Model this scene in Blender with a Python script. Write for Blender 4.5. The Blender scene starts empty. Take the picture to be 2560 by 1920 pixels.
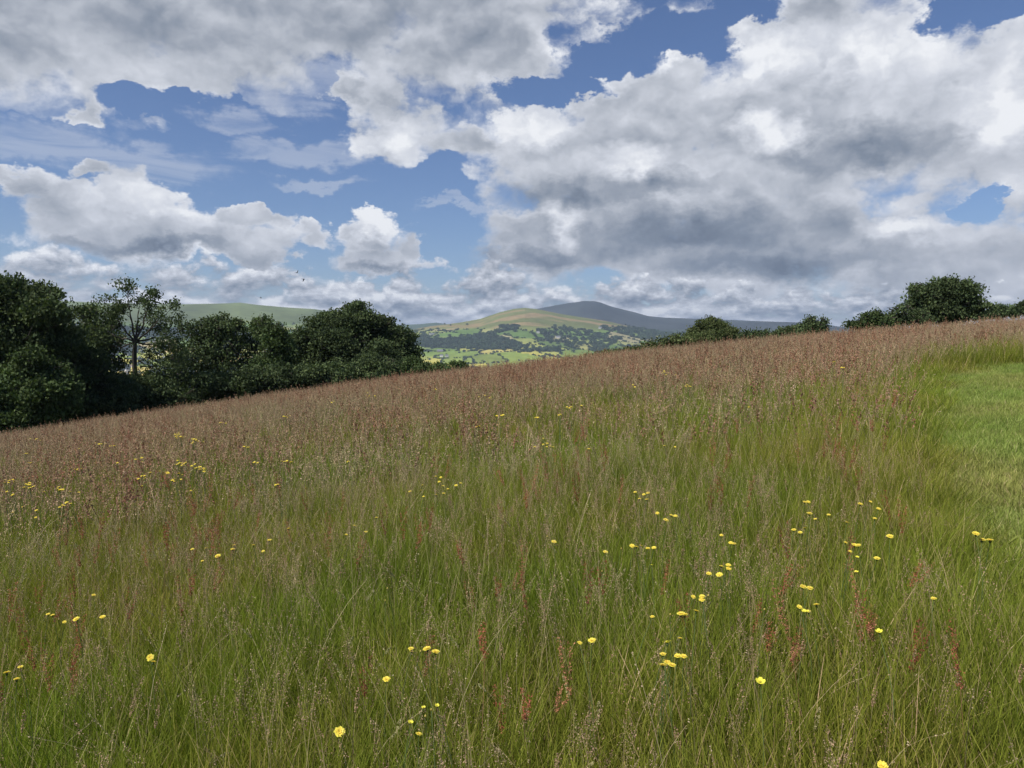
import bpy, math, random, os
import numpy as np
from mathutils import Vector, Matrix
sc = bpy.context.scene
FPX = 1971.0            # focal length in photo pixels (photo is 2560 wide)
HORIZ = 850.0           # photo row of the true horizon
EYE = 1.6
PITCH = math.atan((960 - HORIZ) / FPX)
# ------------------------------------------------------------------ camera
cam_d = bpy.data.cameras.new('camera'); cam_d.sensor_width = 36; cam_d.lens = 36 * FPX / 2560
cam_d.clip_start = 0.05; cam_d.clip_end = 60000
cam = bpy.data.objects.new('camera', cam_d); sc.collection.objects.link(cam)
cam.location = (0, 0, EYE); cam.rotation_euler = (math.pi / 2 - PITCH, 0, 0)
sc.camera = cam
cp, sp_ = math.cos(PITCH), math.sin(PITCH)
def ray(x, y):
    """photo pixel -> direction (unnormalised)"""
    u = (x - 1280) / FPX; v = (960 - y) / FPX
    return (u, cp + sp_ * v, -sp_ + cp * v)
def azel(x, y):
    d = ray(x, y); h = math.hypot(d[0], d[1])
    return math.atan2(d[0], d[1]), math.atan2(d[2], h)
# ------------------------------------------------------------------ sky and sun
SUN_EL, SUN_AZ = math.radians(50), math.radians(-125)   # azimuth clockwise from +Y: behind, to the left
world = bpy.data.worlds.new('World'); sc.world = world; world.use_nodes = True
nt = world.node_tree; nt.nodes.clear()
class S:                                                 # tiny expression helper for math nodes
    T = nt
    def __init__(s, sock): s.s = sock
    @staticmethod
    def m(op, *a, clamp=False):
        n = S.T.nodes.new('ShaderNodeMath'); n.operation = op; n.use_clamp = clamp
        for i, x in enumerate(a):
            if isinstance(x, S): S.T.links.new(x.s, n.inputs[i])
            else: n.inputs[i].default_value = x
        return S(n.outputs[0])
    def __add__(s, o): return S.m('ADD', s, o)
    def __radd__(s, o): return S.m('ADD', o, s)
    def __sub__(s, o): return S.m('SUBTRACT', s, o)
    def __rsub__(s, o): return S.m('SUBTRACT', o, s)
    def __mul__(s, o): return S.m('MULTIPLY', s, o)
    def __rmul__(s, o): return S.m('MULTIPLY', s, o)
    def __truediv__(s, o): return S.m('DIVIDE', s, o)
def V(op, *a):
    n = S.T.nodes.new('ShaderNodeVectorMath'); n.operation = op
    for i, x in enumerate(a):
        if isinstance(x, S): S.T.links.new(x.s, n.inputs[i])
        else: n.inputs[i].default_value = x
    return S(n.outputs[1] if op in ('LENGTH', 'DOT_PRODUCT') else n.outputs[0])
def comb(x, y, z):
    n = S.T.nodes.new('ShaderNodeCombineXYZ')
    for i, v in enumerate((x, y, z)):
        if isinstance(v, S): S.T.links.new(v.s, n.inputs[i])
        else: n.inputs[i].default_value = v
    return S(n.outputs[0])
def sep(v):
    n = S.T.nodes.new('ShaderNodeSeparateXYZ'); S.T.links.new(v.s, n.inputs[0])
    return S(n.outputs[0]), S(n.outputs[1]), S(n.outputs[2])
def noise(v, scale, detail=6, rough=0.55, dist=0.0, lac=2.0, col=False, dim='2D'):
    n = S.T.nodes.new('ShaderNodeTexNoise'); n.noise_dimensions = dim; S.T.links.new(v.s, n.inputs['Vector'])
    n.inputs['Scale'].default_value = scale; n.inputs['Detail'].default_value = detail
    n.inputs['Roughness'].default_value = rough; n.inputs['Distortion'].default_value = dist
    n.inputs['Lacunarity'].default_value = lac
    return S(n.outputs['Color' if col else 0])
def smooth(x, a, b):
    n = S.T.nodes.new('ShaderNodeMapRange'); n.interpolation_type = 'SMOOTHSTEP'
    S.T.links.new(x.s, n.inputs[0]); n.inputs[1].default_value = a; n.inputs[2].default_value = b
    return S(n.outputs[0])
def lin(x, a, b, c, d, clamp=True):
    n = S.T.nodes.new('ShaderNodeMapRange'); n.clamp = clamp
    S.T.links.new(x.s, n.inputs[0])
    for i, v in enumerate((a, b, c, d)): n.inputs[i + 1].default_value = v
    return S(n.outputs[0])
def mixc(f, a, b):
    n = S.T.nodes.new('ShaderNodeMix'); n.data_type = 'RGBA'
    for sock, x in ((n.inputs[0], f), (n.inputs[6], a), (n.inputs[7], b)):
        if isinstance(x, S): S.T.links.new(x.s, sock)
        else: sock.default_value = x if not isinstance(x, tuple) else (*x, 1)[:4]
    return S(n.outputs[2])
K = 19.71                                                # 1 unit of U, V = 100 photo pixels at the centre
tc = nt.nodes.new('ShaderNodeTexCoord')
D = S(tc.outputs['Generated'])
X, Y, Z = sep(D)
AZ = S.m('ARCTAN2', X, Y) * K
EL = S.m('ARCSINE', Z) * K
def blob(P2, x, y, a, up, dn=None):
    """distance from an ellipse's centre in units of its radii (0 at the centre, 1 on the outline)"""
    az, el = azel(x, y); dn = up if dn is None else dn
    u, v = az * K, el * K - (dn - up) / 200; a = a / 100 * math.cos(az); r = (up + dn) / 200
    return V('LENGTH', V('MULTIPLY_ADD', P2, (1 / a, 1 / r, 0), (-u / a, -v / r, 0)))
def smin(lst, k=0.3):
    r = lst[0]
    for b in lst[1:]: r = S.m('SMOOTH_MIN', r, b, k) if k else S.m('MINIMUM', r, b)
    return r
CLOUDS = [  # photo x, y, half width, extent up, extent down : the cloud masses
 (-50,60,480,300,155),(420,60,420,300,185),(820,60,330,300,135),(1180,40,330,300,190),(1230,150,190,120,70),
 (1010,300,130,75,105),(1150,335,140,40,50),(870,240,70,30,30),
 (205,290,45,30,40),(225,420,50,30,40),(50,450,60,30,35),
 (345,465,85,60,50),(375,510,115,75,60),(460,550,105,70,50),(330,590,250,75,60),(180,520,110,60,60),(560,600,170,50,50),(630,540,110,30,30),(780,585,60,32,32),
 (925,580,70,50,60),(1030,610,55,50,60),(950,655,150,40,40),(640,640,60,25,28),
 (1400,400,190,130,120),(1340,320,90,60,60),(1560,430,150,90,110),(1340,590,130,90,110),
 (1640,190,220,80,150),(1720,340,420,240,180),(2080,200,400,300,300),(2520,220,260,200,280),(2420,680,330,150,130),
 (1850,600,620,130,140),(1500,620,380,80,70),(1480,500,170,90,90),(1900,470,300,120,120)]
HOLES = [(1690,90,190,60,60),(1850,25,130,45,45),(1530,170,170,55,55),(1400,225,190,38,38),(2440,500,55,38,38),
 (2370,15,80,45,45),(2530,5,110,40,40),(1120,560,90,170,110),(700,470,340,70,60),(60,330,200,50,50),(500,270,260,40,40)]
LIGHT = [ # sunlit shoulders of the masses
 (365,480,110,60,60),(470,530,80,50,40),(1655,155,90,40,35),(2230,130,200,150,140),(1340,320,120,60,60),
 (1580,420,130,80,70),(1930,330,110,60,70),(1390,560,60,100,70),(2500,250,140,160,180),(2250,570,130,40,40),
 (930,560,110,50,40),(1000,330,100,60,60),(1900,150,200,80,80),(480,655,70,35,30)]
DARK = [  # grey undersides
 (1720,570,520,70,95),(1950,655,420,50,60),(350,615,240,25,30),(1390,480,170,50,60),(1620,455,200,40,50),(2150,380,260,70,60),
 (1330,650,240,50,50),(950,680,130,25,25)]
ZERO = (0.0, 0.0, 0.0)
E0 = S.m('MAXIMUM', EL, 0.0)
P2 = comb(AZ, E0, 0.0)
warp = V('SUBTRACT', noise(comb(AZ, E0 * 1.5, 0.0), 0.55, 5, 0.65, col=True), (0.5, 0.5, 0.5))
wx, wy, wz = sep(warp)
Pw = V('MULTIPLY_ADD', warp, (2.3, 1.35, 0.0), P2)
M = 1.0 - smin([blob(Pw, *b) for b in CLOUDS], 0.25)
hole = S.m('MAXIMUM', 1.0 - smin([blob(Pw, *b) for b in HOLES], 0.15), 0.0)
M = S.m('MINIMUM', M, 0.55) - S.m('MINIMUM', hole * 1.5, 1.0) * 0.85
def fine(dv, dt):
    return noise(comb(AZ + wx * 0.8, (E0 + dv) * 1.35 + wy * 0.6, 0.0), 0.75, dt, 0.55)
f0 = fine(5.0, 6); f1 = fine(5.35, 3)
d1 = M + (f0 - 0.5) * 1.15 + 0.06
def low(dv):
    e = S.m('LOGARITHM', E0 + (0.7 + dv), 2.718) * 3.4
    return noise(comb(AZ + wx * 0.6, e + 20.0, 0.0), 0.85, 6, 0.58)
l0 = low(0.0); l1 = low(0.16)
d2 = (l0 - 0.5) * 2.0 + lin(E0, 0.8, 3.2, 0.5, -0.75) - hole * 0.6 + wz * 0.5
cover = smooth(S.m('SMOOTH_MAX', d1, d2, 0.08) * lin(wy, -0.12, 0.12, 1.25, 0.5), -0.04, 0.27)
cirmask = 1.0 - smin([blob(Pw, *b) for b in [(330,400,260,55,50),(750,395,260,45,30),(610,310,120,45,35),(780,468,150,22,12),(1130,512,150,16,12),(60,340,150,60,60),(780,230,160,70,60)]], 0.2)
cir = noise(comb(AZ * 0.4 + E0 * 0.35, E0 * 2.2, 0.0), 1.1, 5, 0.62, 0.4)
cirrus = smooth(cir + S.m('MINIMUM', cirmask, 0.4) * 0.8, 0.50, 0.95) * smooth(cirmask, -0.4, 0.4) * 0.45
Lb = S.m('MAXIMUM', 1.0 - smin([blob(Pw, *b) for b in LIGHT], 0.0), 0.0)
Db = S.m('MAXIMUM', 1.0 - smin([blob(Pw, *b) for b in DARK], 0.2), 0.0)
thick = smooth(d1, 0.05, 0.8); Lb = Lb * lin(f1, 0.40, 0.58, 0.4, 1.2); Db = Db * lin(f1, 0.38, 0.60, 1.1, 0.75)
shade1 = 0.77 + (f0 - f1) * 0.82 + Lb * 0.6 - Db * 0.62 - thick * 0.22 + wz * 0.28 - smooth(E0, 5.0, 6.6) * smooth(AZ, 2.0, -1.5) * 0.14
shade2 = 0.60 + (l0 - l1) * 2.5 - Db * 0.3 + Lb * 0.25 + wz * 0.5
shade = shade1 + (shade2 - shade1) * smooth(d2 - d1, -0.12, 0.12)
ramp = nt.nodes.new('ShaderNodeValToRGB'); nt.links.new(shade.s, ramp.inputs[0])
cr = ramp.color_ramp
def srgb(r, g, b):
    return tuple(((c / 255 + 0.055) / 1.055) ** 2.4 if c > 10 else c / 255 / 12.92 for c in (r, g, b)) + (1,)
stops = [(0.0, (98,110,128)), (0.22, (128,139,155)), (0.42, (160,167,179)), (0.62, (190,195,205)), (0.80, (215,219,228)), (1.0, (244,246,250))]
cr.elements[0].position = 0; cr.elements[0].color = srgb(*stops[0][1])
cr.elements[1].position = 1; cr.elements[1].color = srgb(*stops[-1][1])
for p, c in stops[1:-1]:
    e = cr.elements.new(p); e.color = srgb(*c)
sky = nt.nodes.new('ShaderNodeTexSky'); sky.sky_type = 'NISHITA'; sky.sun_disc = False
sky.sun_elevation = SUN_EL; sky.sun_rotation = SUN_AZ; sky.altitude = 200; sky.air_density = 1.0; sky.dust_density = 0.3; sky.ozone_density = 3.0
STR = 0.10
cloud = V('SCALE', S(ramp.outputs[0]), ZERO)                # unseen clouds above the view, brightened to add light on the meadow
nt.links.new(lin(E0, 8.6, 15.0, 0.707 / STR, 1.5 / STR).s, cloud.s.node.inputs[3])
base = mixc(cirrus, V('MULTIPLY', S(sky.outputs[0]), (0.50, 0.545, 0.67)), (4.2, 4.5, 5.2))
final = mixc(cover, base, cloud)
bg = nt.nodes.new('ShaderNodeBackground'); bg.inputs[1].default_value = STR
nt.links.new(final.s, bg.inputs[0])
wo = nt.nodes.new('ShaderNodeOutputWorld'); nt.links.new(bg.outputs[0], wo.inputs[0])
world.cycles.sampling_method = 'MANUAL'; world.cycles.sample_map_resolution = 512
sun_d = bpy.data.lights.new('sun', 'SUN'); sun_d.energy = 4.6; sun_d.angle = math.radians(4); sun_d.color = (1.0, 0.955, 0.88)
sun = bpy.data.objects.new('sun', sun_d); sc.collection.objects.link(sun)
sd = Vector((math.sin(SUN_AZ) * math.cos(SUN_EL), math.cos(SUN_AZ) * math.cos(SUN_EL), math.sin(SUN_EL)))
sun.rotation_euler = sd.to_track_quat('Z', 'Y').to_euler()
vs = sc.view_settings; vs.view_transform = 'Standard'; vs.look = 'None'; vs.gamma = 1; vs.use_curve_mapping = False; vs.exposure = 0.5
sc.cycles.max_bounces = 6; sc.cycles.transparent_max_bounces = 8; sc.cycles.diffuse_bounces = 3
sc.cycles.transmission_bounces = 3; sc.cycles.volume_bounces = 0
# ------------------------------------------------------------------ helpers
SEED = 7
rng = np.random.default_rng(SEED)
def hash2(i, j, s):
    h = (i.astype(np.int64) * 374761393 + j.astype(np.int64) * 668265263 + s * 974634777) & 0x7fffffff
    h = ((h ^ (h >> 13)) * 1274126177) & 0x7fffffff
    return ((h ^ (h >> 16)) & 0xffff) / 65535.0
def vnoise(x, y, s=0):
    x = np.asarray(x, float); y = np.asarray(y, float)
    i, j = np.floor(x), np.floor(y); fx, fy = x - i, y - j
    fx = fx * fx * (3 - 2 * fx); fy = fy * fy * (3 - 2 * fy); i = i.astype(np.int64); j = j.astype(np.int64)
    a, b, c, d = hash2(i, j, s), hash2(i + 1, j, s), hash2(i, j + 1, s), hash2(i + 1, j + 1, s)
    return (a * (1 - fx) + b * fx) * (1 - fy) + (c * (1 - fx) + d * fx) * fy
def fbm(x, y, s=0, o=4):
    t, a, n = 0, 0.5, 0
    for k in range(o):
        t = t + a * vnoise(x * 2 ** k, y * 2 ** k, s + k); n += a; a *= 0.5
    return t / n
def sstep(x, a, b):
    t = np.clip((x - a) / (b - a), 0, 1); return t * t * (3 - 2 * t)
def mesh_np(name, v, quads=None, tris=None, col=None, mat=None, smooth_=False, extra=None):
    me = bpy.data.meshes.new(name); v = np.ascontiguousarray(v, np.float32)
    me.vertices.add(len(v)); me.vertices.foreach_set('co', v.ravel())
    loops, starts, n0 = [], [], 0
    for f, k in ((quads, 4), (tris, 3)):
        if f is None or len(f) == 0: continue
        f = np.ascontiguousarray(f, np.int32); loops.append(f.ravel()); starts.append(n0 + np.arange(len(f)) * k); n0 += len(f) * k
    if loops:
        L = np.concatenate(loops).astype(np.int32); st = np.concatenate(starts).astype(np.int32)
        me.loops.add(len(L)); me.loops.foreach_set('vertex_index', L)
        me.polygons.add(len(st)); me.polygons.foreach_set('loop_start', st)
        me.polygons.foreach_set('use_smooth', np.full(len(st), smooth_))
    me.update(calc_edges=True)
    if col is not None:
        c = np.ones((len(v), 4), np.float32); c[:, :3] = col
        at = me.attributes.new('col', 'FLOAT_COLOR', 'POINT'); at.data.foreach_set('color', c.ravel())
    if extra:
        for k, a in extra.items():
            at = me.attributes.new(k, 'FLOAT', 'POINT'); at.data.foreach_set('value', np.ascontiguousarray(a, np.float32))
    if mat: me.materials.append(mat)
    return me
def link(name, me, parent=None, loc=None, **props):
    o = bpy.data.objects.new(name, me); sc.collection.objects.link(o)
    if loc is not None: o.location = loc
    if parent is not None: o.parent = parent
    for k, v in props.items(): o[k] = v
    return o
def newmat(name):
    m = bpy.data.materials.new(name); m.use_nodes = True; m.node_tree.nodes.clear(); S.T = m.node_tree; return m
def attr(name, typ='GEOMETRY', out='Color'):
    n = S.T.nodes.new('ShaderNodeAttribute'); n.attribute_name = name; n.attribute_type = typ; return S(n.outputs[out])
def geo(out='Position'):
    for n in S.T.nodes:
        if n.type == 'NEW_GEOMETRY': return S(n.outputs[out])
    return S(S.T.nodes.new('ShaderNodeNewGeometry').outputs[out])
def leafy(col, trans=0.3, spec=0.25, rough=0.5, tcol=(1.2, 1.25, 0.6)):
    """reflecting + translucent thin foliage"""
    t = S.T; p = t.nodes.new('ShaderNodeBsdfPrincipled'); p.inputs['Roughness'].default_value = rough
    p.inputs['Specular IOR Level'].default_value = spec; t.links.new(col.s, p.inputs['Base Color'])
    tr = t.nodes.new('ShaderNodeBsdfTranslucent'); tc_ = V('MULTIPLY', col, tcol); t.links.new(tc_.s, tr.inputs[0])
    mx = t.nodes.new('ShaderNodeMixShader'); mx.inputs[0].default_value = trans
    t.links.new(p.outputs[0], mx.inputs[1]); t.links.new(tr.outputs[0], mx.inputs[2])
    o = t.nodes.new('ShaderNodeOutputMaterial'); t.links.new(mx.outputs[0], o.inputs[0])
def solid(name, color, rough=0.8, var=0.25, scale=8.0, dim=None):
    m = newmat(name); tcn = S.T.nodes.new('ShaderNodeTexCoord')
    n = noise(S(tcn.outputs['Object']), scale, 4, 0.6, dim='3D')
    f = lin(n, 0.3, 0.7, 1 - var, 1 + var)
    c = V('SCALE', comb(*color), ZERO); S.T.links.new(f.s, c.s.node.inputs[3])
    p = S.T.nodes.new('ShaderNodeBsdfPrincipled'); p.inputs['Roughness'].default_value = rough; p.inputs['Specular IOR Level'].default_value = 0.2
    S.T.links.new(c.s, p.inputs['Base Color']); o = S.T.nodes.new('ShaderNodeOutputMaterial'); S.T.links.new(p.outputs[0], o.inputs[0])
    return m
# ------------------------------------------------------------------ the lie of the land
GA, GB, GC, R1 = 0.114, 0.047, 0.00150, 62.0
def near_h(x, y):
    r = np.hypot(x, y)
    g = np.where(r < R1, GC * r * r, GC * R1 * R1 + 2 * GC * R1 * (r - R1))
    return GA * x + GB * y - g + 0.10 * (fbm(x * 0.11, y * 0.11, 5, 2) - 0.5) * np.clip(r / 6, 0, 1)
def photo_x(x, y):
    return 1280 + FPX * np.tan(np.clip(np.arctan2(x, y), -1.2, 1.2)) / cp
def crest(pts, px, D):
    xs = [p[0] for p in pts]; el = np.array([math.tan(azel(*p)[1]) for p in pts])
    return EYE + D * np.interp(px, xs, el)
RIDGES = [  # (distance, foot distance, foot height, shape power, crest line in photo pixels)
 (4900, 2700, -112, 1.5, [(-900,800),(-200,770),(168,752),(278,757),(463,760),(560,758),(602,756),(650,762),(720,768),(787,772),(840,780),(900,790),(995,812),(1060,835),(1150,880),(1400,990)]),
 (7400, 5200, -80, 1.2, [(700,860),(940,815),(1000,812),(1050,810),(1090,806),(1125,811),(1180,830),(1300,860)]),
 (4700, 3150, -104, 1.05, [(700,930),(900,880),(980,838),(1040,822),(1080,815),(1150,806),(1200,797),(1250,780),(1285,771.5),(1312,769),(1340,772),(1400,784),(1450,792),(1520,803),(1600,822),(1700,838),(1850,845),(2100,850),(2600,850)]),
 (7000, 4700, -60, 1.6, [(1100,850),(1290,782),(1345,771.5),(1390,763),(1420,758),(1447,754.5),(1458,752.5),(1485,753),(1500,756),(1530,767),(1580,779),(1620,790),(1660,794),(1740,797),(1830,800),(1900,803),(2000,806),(2070,812),(2130,822),(2300,835),(2700,840)]),
 (11000, 8000, -60, 1.0, [(-1500,810),(900,815),(1060,812),(1200,825),(1700,818),(2000,812),(2600,830),(3500,820)])]
FLOOR = -114.0
def far_h(x, y):
    r = np.hypot(x, y); px = np.where(y > 0, photo_x(x, y), 5000.0)
    h = FLOOR + 6 * (fbm(x / 600, y / 600, 9, 3) - 0.5) + np.clip((r - 3000) / 3000, 0, 1) * 20
    idx = np.full(r.shape, -1)
    for k, (D, r0, z0, pw, pts) in enumerate(RIDGES):
        zc = crest(pts, px, D)
        t = (r - r0) / (D - r0)
        up = z0 + (zc - z0) * np.where(t < 1, np.clip(t, 0, 1) ** pw * (1 + 0.25 * (1 - np.clip(t, 0, 1))), 1)
        back = zc - (r - D) * 0.16
        z = np.where(t < 1, up, back)
        z = z + (fbm(x / 420 + k * 7, y / 420, 20 + k, 4) - 0.5) * 34 * np.clip(t * 3, 0, 1) * np.clip((1 - t) * 2.5, 0, 1)
        z = np.where(t < 0, -1e4, z)
        idx = np.where(z > h, k, idx); h = np.maximum(h, z)
    return h, idx
def height(x, y):
    x = np.asarray(x, float); y = np.asarray(y, float)
    n = near_h(x, y); f, idx = far_h(x, y); r = np.hypot(x, y)
    return np.where(r < 300, n, np.maximum(n, f)), np.where(n > f, -2, idx)
def gz(x, y): return float(near_h(np.array([float(x)]), np.array([float(y)]))[0])
def project(x, y, z):
    z = z - EYE; yy = cp * y - sp_ * z; zz = sp_ * y + cp * z
    return 1280 + FPX * x / yy, 960 - FPX * zz / yy
def unproject(px, py, h=0.0, rmax=80.0):
    """where the ray through a photo pixel meets the meadow raised by h"""
    d = np.array(ray(px, py)); hr = math.hypot(d[0], d[1]); d = d / hr
    t = np.arange(0.8, rmax, 0.03); p = d[None, :] * t[:, None]
    f = (EYE + p[:, 2]) - (near_h(p[:, 0], p[:, 1]) + h)
    k = np.argmax(f < 0) if (f < 0).any() else int(np.argmin(f))
    return p[k, 0], p[k, 1], EYE + p[k, 2], t[k]
# fields: one seed per field, on a jittered, skewed grid
FS = 128.0
def cell(i, j):
    ox = hash2(i, j, 31) * 0.8 + 0.1; oy = hash2(i, j, 32) * 0.8 + 0.1
    return (i + ox) * FS, (j + oy) * FS * 1.25
def field_at(x, y):
    wx_ = x + 30 * (vnoise(x / 130, y / 130, 41) - 0.5); wy_ = y + 30 * (vnoise(x / 130, y / 130, 42) - 0.5)
    ci = np.floor(wx_ / FS).astype(np.int64); cj = np.floor(wy_ / (FS * 1.25)).astype(np.int64)
    b1 = np.full(x.shape, 1e9); b2 = np.full(x.shape, 1e9); bi = np.zeros(x.shape, np.int64); bj = np.zeros(x.shape, np.int64)
    for di in (-1, 0, 1):
        for dj in (-1, 0, 1):
            sx, sy = cell(ci + di, cj + dj)
            d = np.maximum(np.abs(sx - wx_), np.abs(sy - wy_)) + 0.3 * np.hypot(sx - wx_, sy - wy_)
            new = d < b1; b2 = np.where(new, b1, np.minimum(b2, d)); bi = np.where(new, ci + di, bi); bj = np.where(new, cj + dj, bj); b1 = np.where(new, d, b1)
    return bi, bj, b2 - b1
PAL = np.array([(0.085,0.135,0.036),(0.10,0.16,0.04),(0.13,0.175,0.05),(0.16,0.20,0.062),(0.21,0.215,0.08),(0.075,0.115,0.035),(0.18,0.205,0.06),(0.23,0.21,0.11)])
def land_colour(x, y, z, idx):
    bi, bj, edge = field_at(x, y); hsh = hash2(bi, bj, 77)
    c = PAL[np.clip((hsh * len(PAL)).astype(int), 0, len(PAL) - 1)]
    c = c * (0.98 + 0.34 * fbm(x / 60, y / 60, 50, 3))[:, None]
    r_ = np.hypot(x, y)[:, None]; sunlit_ = sstep(r_[:, 0], 3700, 3200)[:, None]; c = c * (1 + sunlit_ * np.array((1.1, .65, .2)))  # sunlight on the valley floor, painted into the field colours
    n = fbm(x / 350, y / 350, 60, 4)[:, None]; px = photo_x(x, np.maximum(y, 1))[:, None]
    moor_left = np.array((0.105, 0.130, 0.048)) * (0.3 + 1.4 * n) 
    m = sstep(z - 40 * (n[:, 0] - 0.5), 60, 110)[:, None] * (idx == 0)[:, None]
    c = c * (1 - m) + moor_left * m
    hill = np.array((0.135, 0.15, 0.052)) * (0.75 + 0.5 * n); brown = np.array((0.24, 0.18, 0.09))
    b = sstep(fbm(x / 260, y / 120, 66, 3), 0.56, 0.68)[:, None]; hill = hill * (1 - b) + brown * b
    m = sstep(z - 30 * (n[:, 0] - 0.5), 45, 80)[:, None] * (idx == 2)[:, None]
    c = c * (1 - m) + hill * m
    heather = np.array((0.036, 0.042, 0.040)) * (0.35 + 1.3 * n)
    grn = np.array((0.075, 0.11, 0.045)); g = sstep(z + 60 * (n[:, 0] - 0.5), 90, 20)[:, None]
    c = np.where((idx == 3)[:, None], heather * (1 - g) + grn * g, c)
    c = np.where(((idx == 1) | (idx == 4))[:, None], np.array((0.05, 0.075, 0.04)) * (0.8 + 0.5 * n), c)
    return c
# valley and hills: one sheet, fine inside the view, coarse elsewhere
az_f = np.linspace(-0.64, 0.64, 1000); az_c = np.linspace(0.64, 2 * math.pi - 0.64, 90)[1:-1]
azs = np.concatenate([az_f, az_c])
rs = [70.0]
while rs[-1] < 16500:
    r_ = rs[-1]; rs.append(r_ * (1.05 if r_ < 1500 else 1.006 if r_ < 7600 else 1.03))
rs = np.array(rs); NA, NR = len(azs), len(rs)
A, R = np.meshgrid(azs, rs); gx, gy = (R * np.sin(A)).ravel(), (R * np.cos(A)).ravel()
hz, hi = height(gx, gy); hz = hz - 0.25 * (gx ** 2 + gy ** 2 < 75 ** 2)
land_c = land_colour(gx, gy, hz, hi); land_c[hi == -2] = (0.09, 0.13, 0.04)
ii = np.arange(NR - 1)[:, None] * NA; jj = np.arange(NA)[None, :]; j2 = (jj + 1) % NA
q = np.stack([ii + jj, ii + NA + jj, ii + NA + j2, ii + j2], -1).reshape(-1, 4)
m_land = newmat('pasture and moor')
lc = attr('col'); nn = noise(geo(), 0.02, 6, 0.7, dim='3D'); lc = V('SCALE', lc, ZERO); f_ = lin(nn, 0.25, 0.75, 0.72, 1.25); S.T.links.new(f_.s, lc.s.node.inputs[3])
d_ = S.T.nodes.new('ShaderNodeBsdfDiffuse'); S.T.links.new(lc.s, d_.inputs[0]); o_ = S.T.nodes.new('ShaderNodeOutputMaterial'); S.T.links.new(d_.outputs[0], o_.inputs[0])
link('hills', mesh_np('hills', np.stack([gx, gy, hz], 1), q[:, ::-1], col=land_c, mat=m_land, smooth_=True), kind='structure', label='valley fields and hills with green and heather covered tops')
# the meadow's soil
rs2 = np.concatenate([[0.01], np.geomspace(0.4, 74, 90)]); az2 = np.linspace(0, 2 * math.pi, 181)[:-1]
A, R = np.meshgrid(az2, rs2); mx_, my_ = (R * np.sin(A)).ravel(), (R * np.cos(A)).ravel(); mz_ = near_h(mx_, my_)
ii = np.arange(len(rs2) - 1)[:, None] * 180; jj = np.arange(180)[None, :]; j2 = (jj + 1) % 180
q = np.stack([ii + jj, ii + 180 + jj, ii + 180 + j2, ii + j2], -1).reshape(-1, 4)
m_soil = newmat('meadow soil'); nn = noise(geo(), 3.0, 5, 0.7, dim='3D')
c_ = mixc(smooth(nn, 0.35, 0.65), (0.035, 0.045, 0.012), (0.07, 0.075, 0.025))
d_ = S.T.nodes.new('ShaderNodeBsdfDiffuse'); S.T.links.new(c_.s, d_.inputs[0]); o_ = S.T.nodes.new('ShaderNodeOutputMaterial'); S.T.links.new(d_.outputs[0], o_.inputs[0])
link('ground', mesh_np('ground', np.stack([mx_, my_, mz_], 1), q[:, ::-1], mat=m_soil, smooth_=True), kind='structure', label='sloping meadow ground under the long grass')
# ------------------------------------------------------------------ scattering of uncountable plants
def scatter(name, pts, rotz, scale, idx, tint, sources, label, category, tilt=None):
    """ONE object of kind stuff: points that carry copies of the source tufts"""
    coll = bpy.data.collections.new(name + ' sources')
    for k, me in enumerate(sources):
        coll.objects.link(bpy.data.objects.new('%s source %02d' % (name, k), me))
    me = bpy.data.meshes.new(name); n = len(pts)
    me.vertices.add(n); me.vertices.foreach_set('co', np.ascontiguousarray(pts, np.float32).ravel())
    tl = np.zeros((n, 2)) if tilt is None else tilt
    at = me.attributes.new('rot', 'FLOAT_VECTOR', 'POINT'); at.data.foreach_set('vector', np.stack([tl[:, 0], tl[:, 1], rotz], 1).astype(np.float32).ravel())
    s3 = np.asarray(scale, float); s3 = np.repeat(s3[:, None], 3, 1) if s3.ndim == 1 else s3
    at = me.attributes.new('scl', 'FLOAT_VECTOR', 'POINT'); at.data.foreach_set('vector', s3.astype(np.float32).ravel())
    at = me.attributes.new('idx', 'INT', 'POINT'); at.data.foreach_set('value', np.asarray(idx, np.int32))
    at = me.attributes.new('tint', 'FLOAT', 'POINT'); at.data.foreach_set('value', np.asarray(tint, np.float32))
    o = link(name, me, kind='stuff', label=label, category=category)
    g = bpy.data.node_groups.new(name, 'GeometryNodeTree')
    g.interface.new_socket('Geometry', in_out='INPUT', socket_type='NodeSocketGeometry'); g.interface.new_socket('Geometry', in_out='OUTPUT', socket_type='NodeSocketGeometry')
    gi = g.nodes.new('NodeGroupInput'); go = g.nodes.new('NodeGroupOutput'); ip = g.nodes.new('GeometryNodeInstanceOnPoints'); ci = g.nodes.new('GeometryNodeCollectionInfo')
    ci.inputs['Collection'].default_value = coll; ci.inputs['Separate Children'].default_value = True; ci.inputs['Reset Children'].default_value = True
    def na(nm, ty):
        a = g.nodes.new('GeometryNodeInputNamedAttribute'); a.data_type = ty; a.inputs[0].default_value = nm; return a.outputs[0]
    g.links.new(gi.outputs[0], ip.inputs['Points']); g.links.new(ci.outputs[0], ip.inputs['Instance']); ip.inputs['Pick Instance'].default_value = True
    g.links.new(na('idx', 'INT'), ip.inputs['Instance Index']); g.links.new(na('rot', 'FLOAT_VECTOR'), ip.inputs['Rotation']); g.links.new(na('scl', 'FLOAT_VECTOR'), ip.inputs['Scale'])
    g.links.new(ip.outputs[0], go.inputs[0])
    md = o.modifiers.new('scatter', 'NODES'); md.node_group = g
    return o
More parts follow.
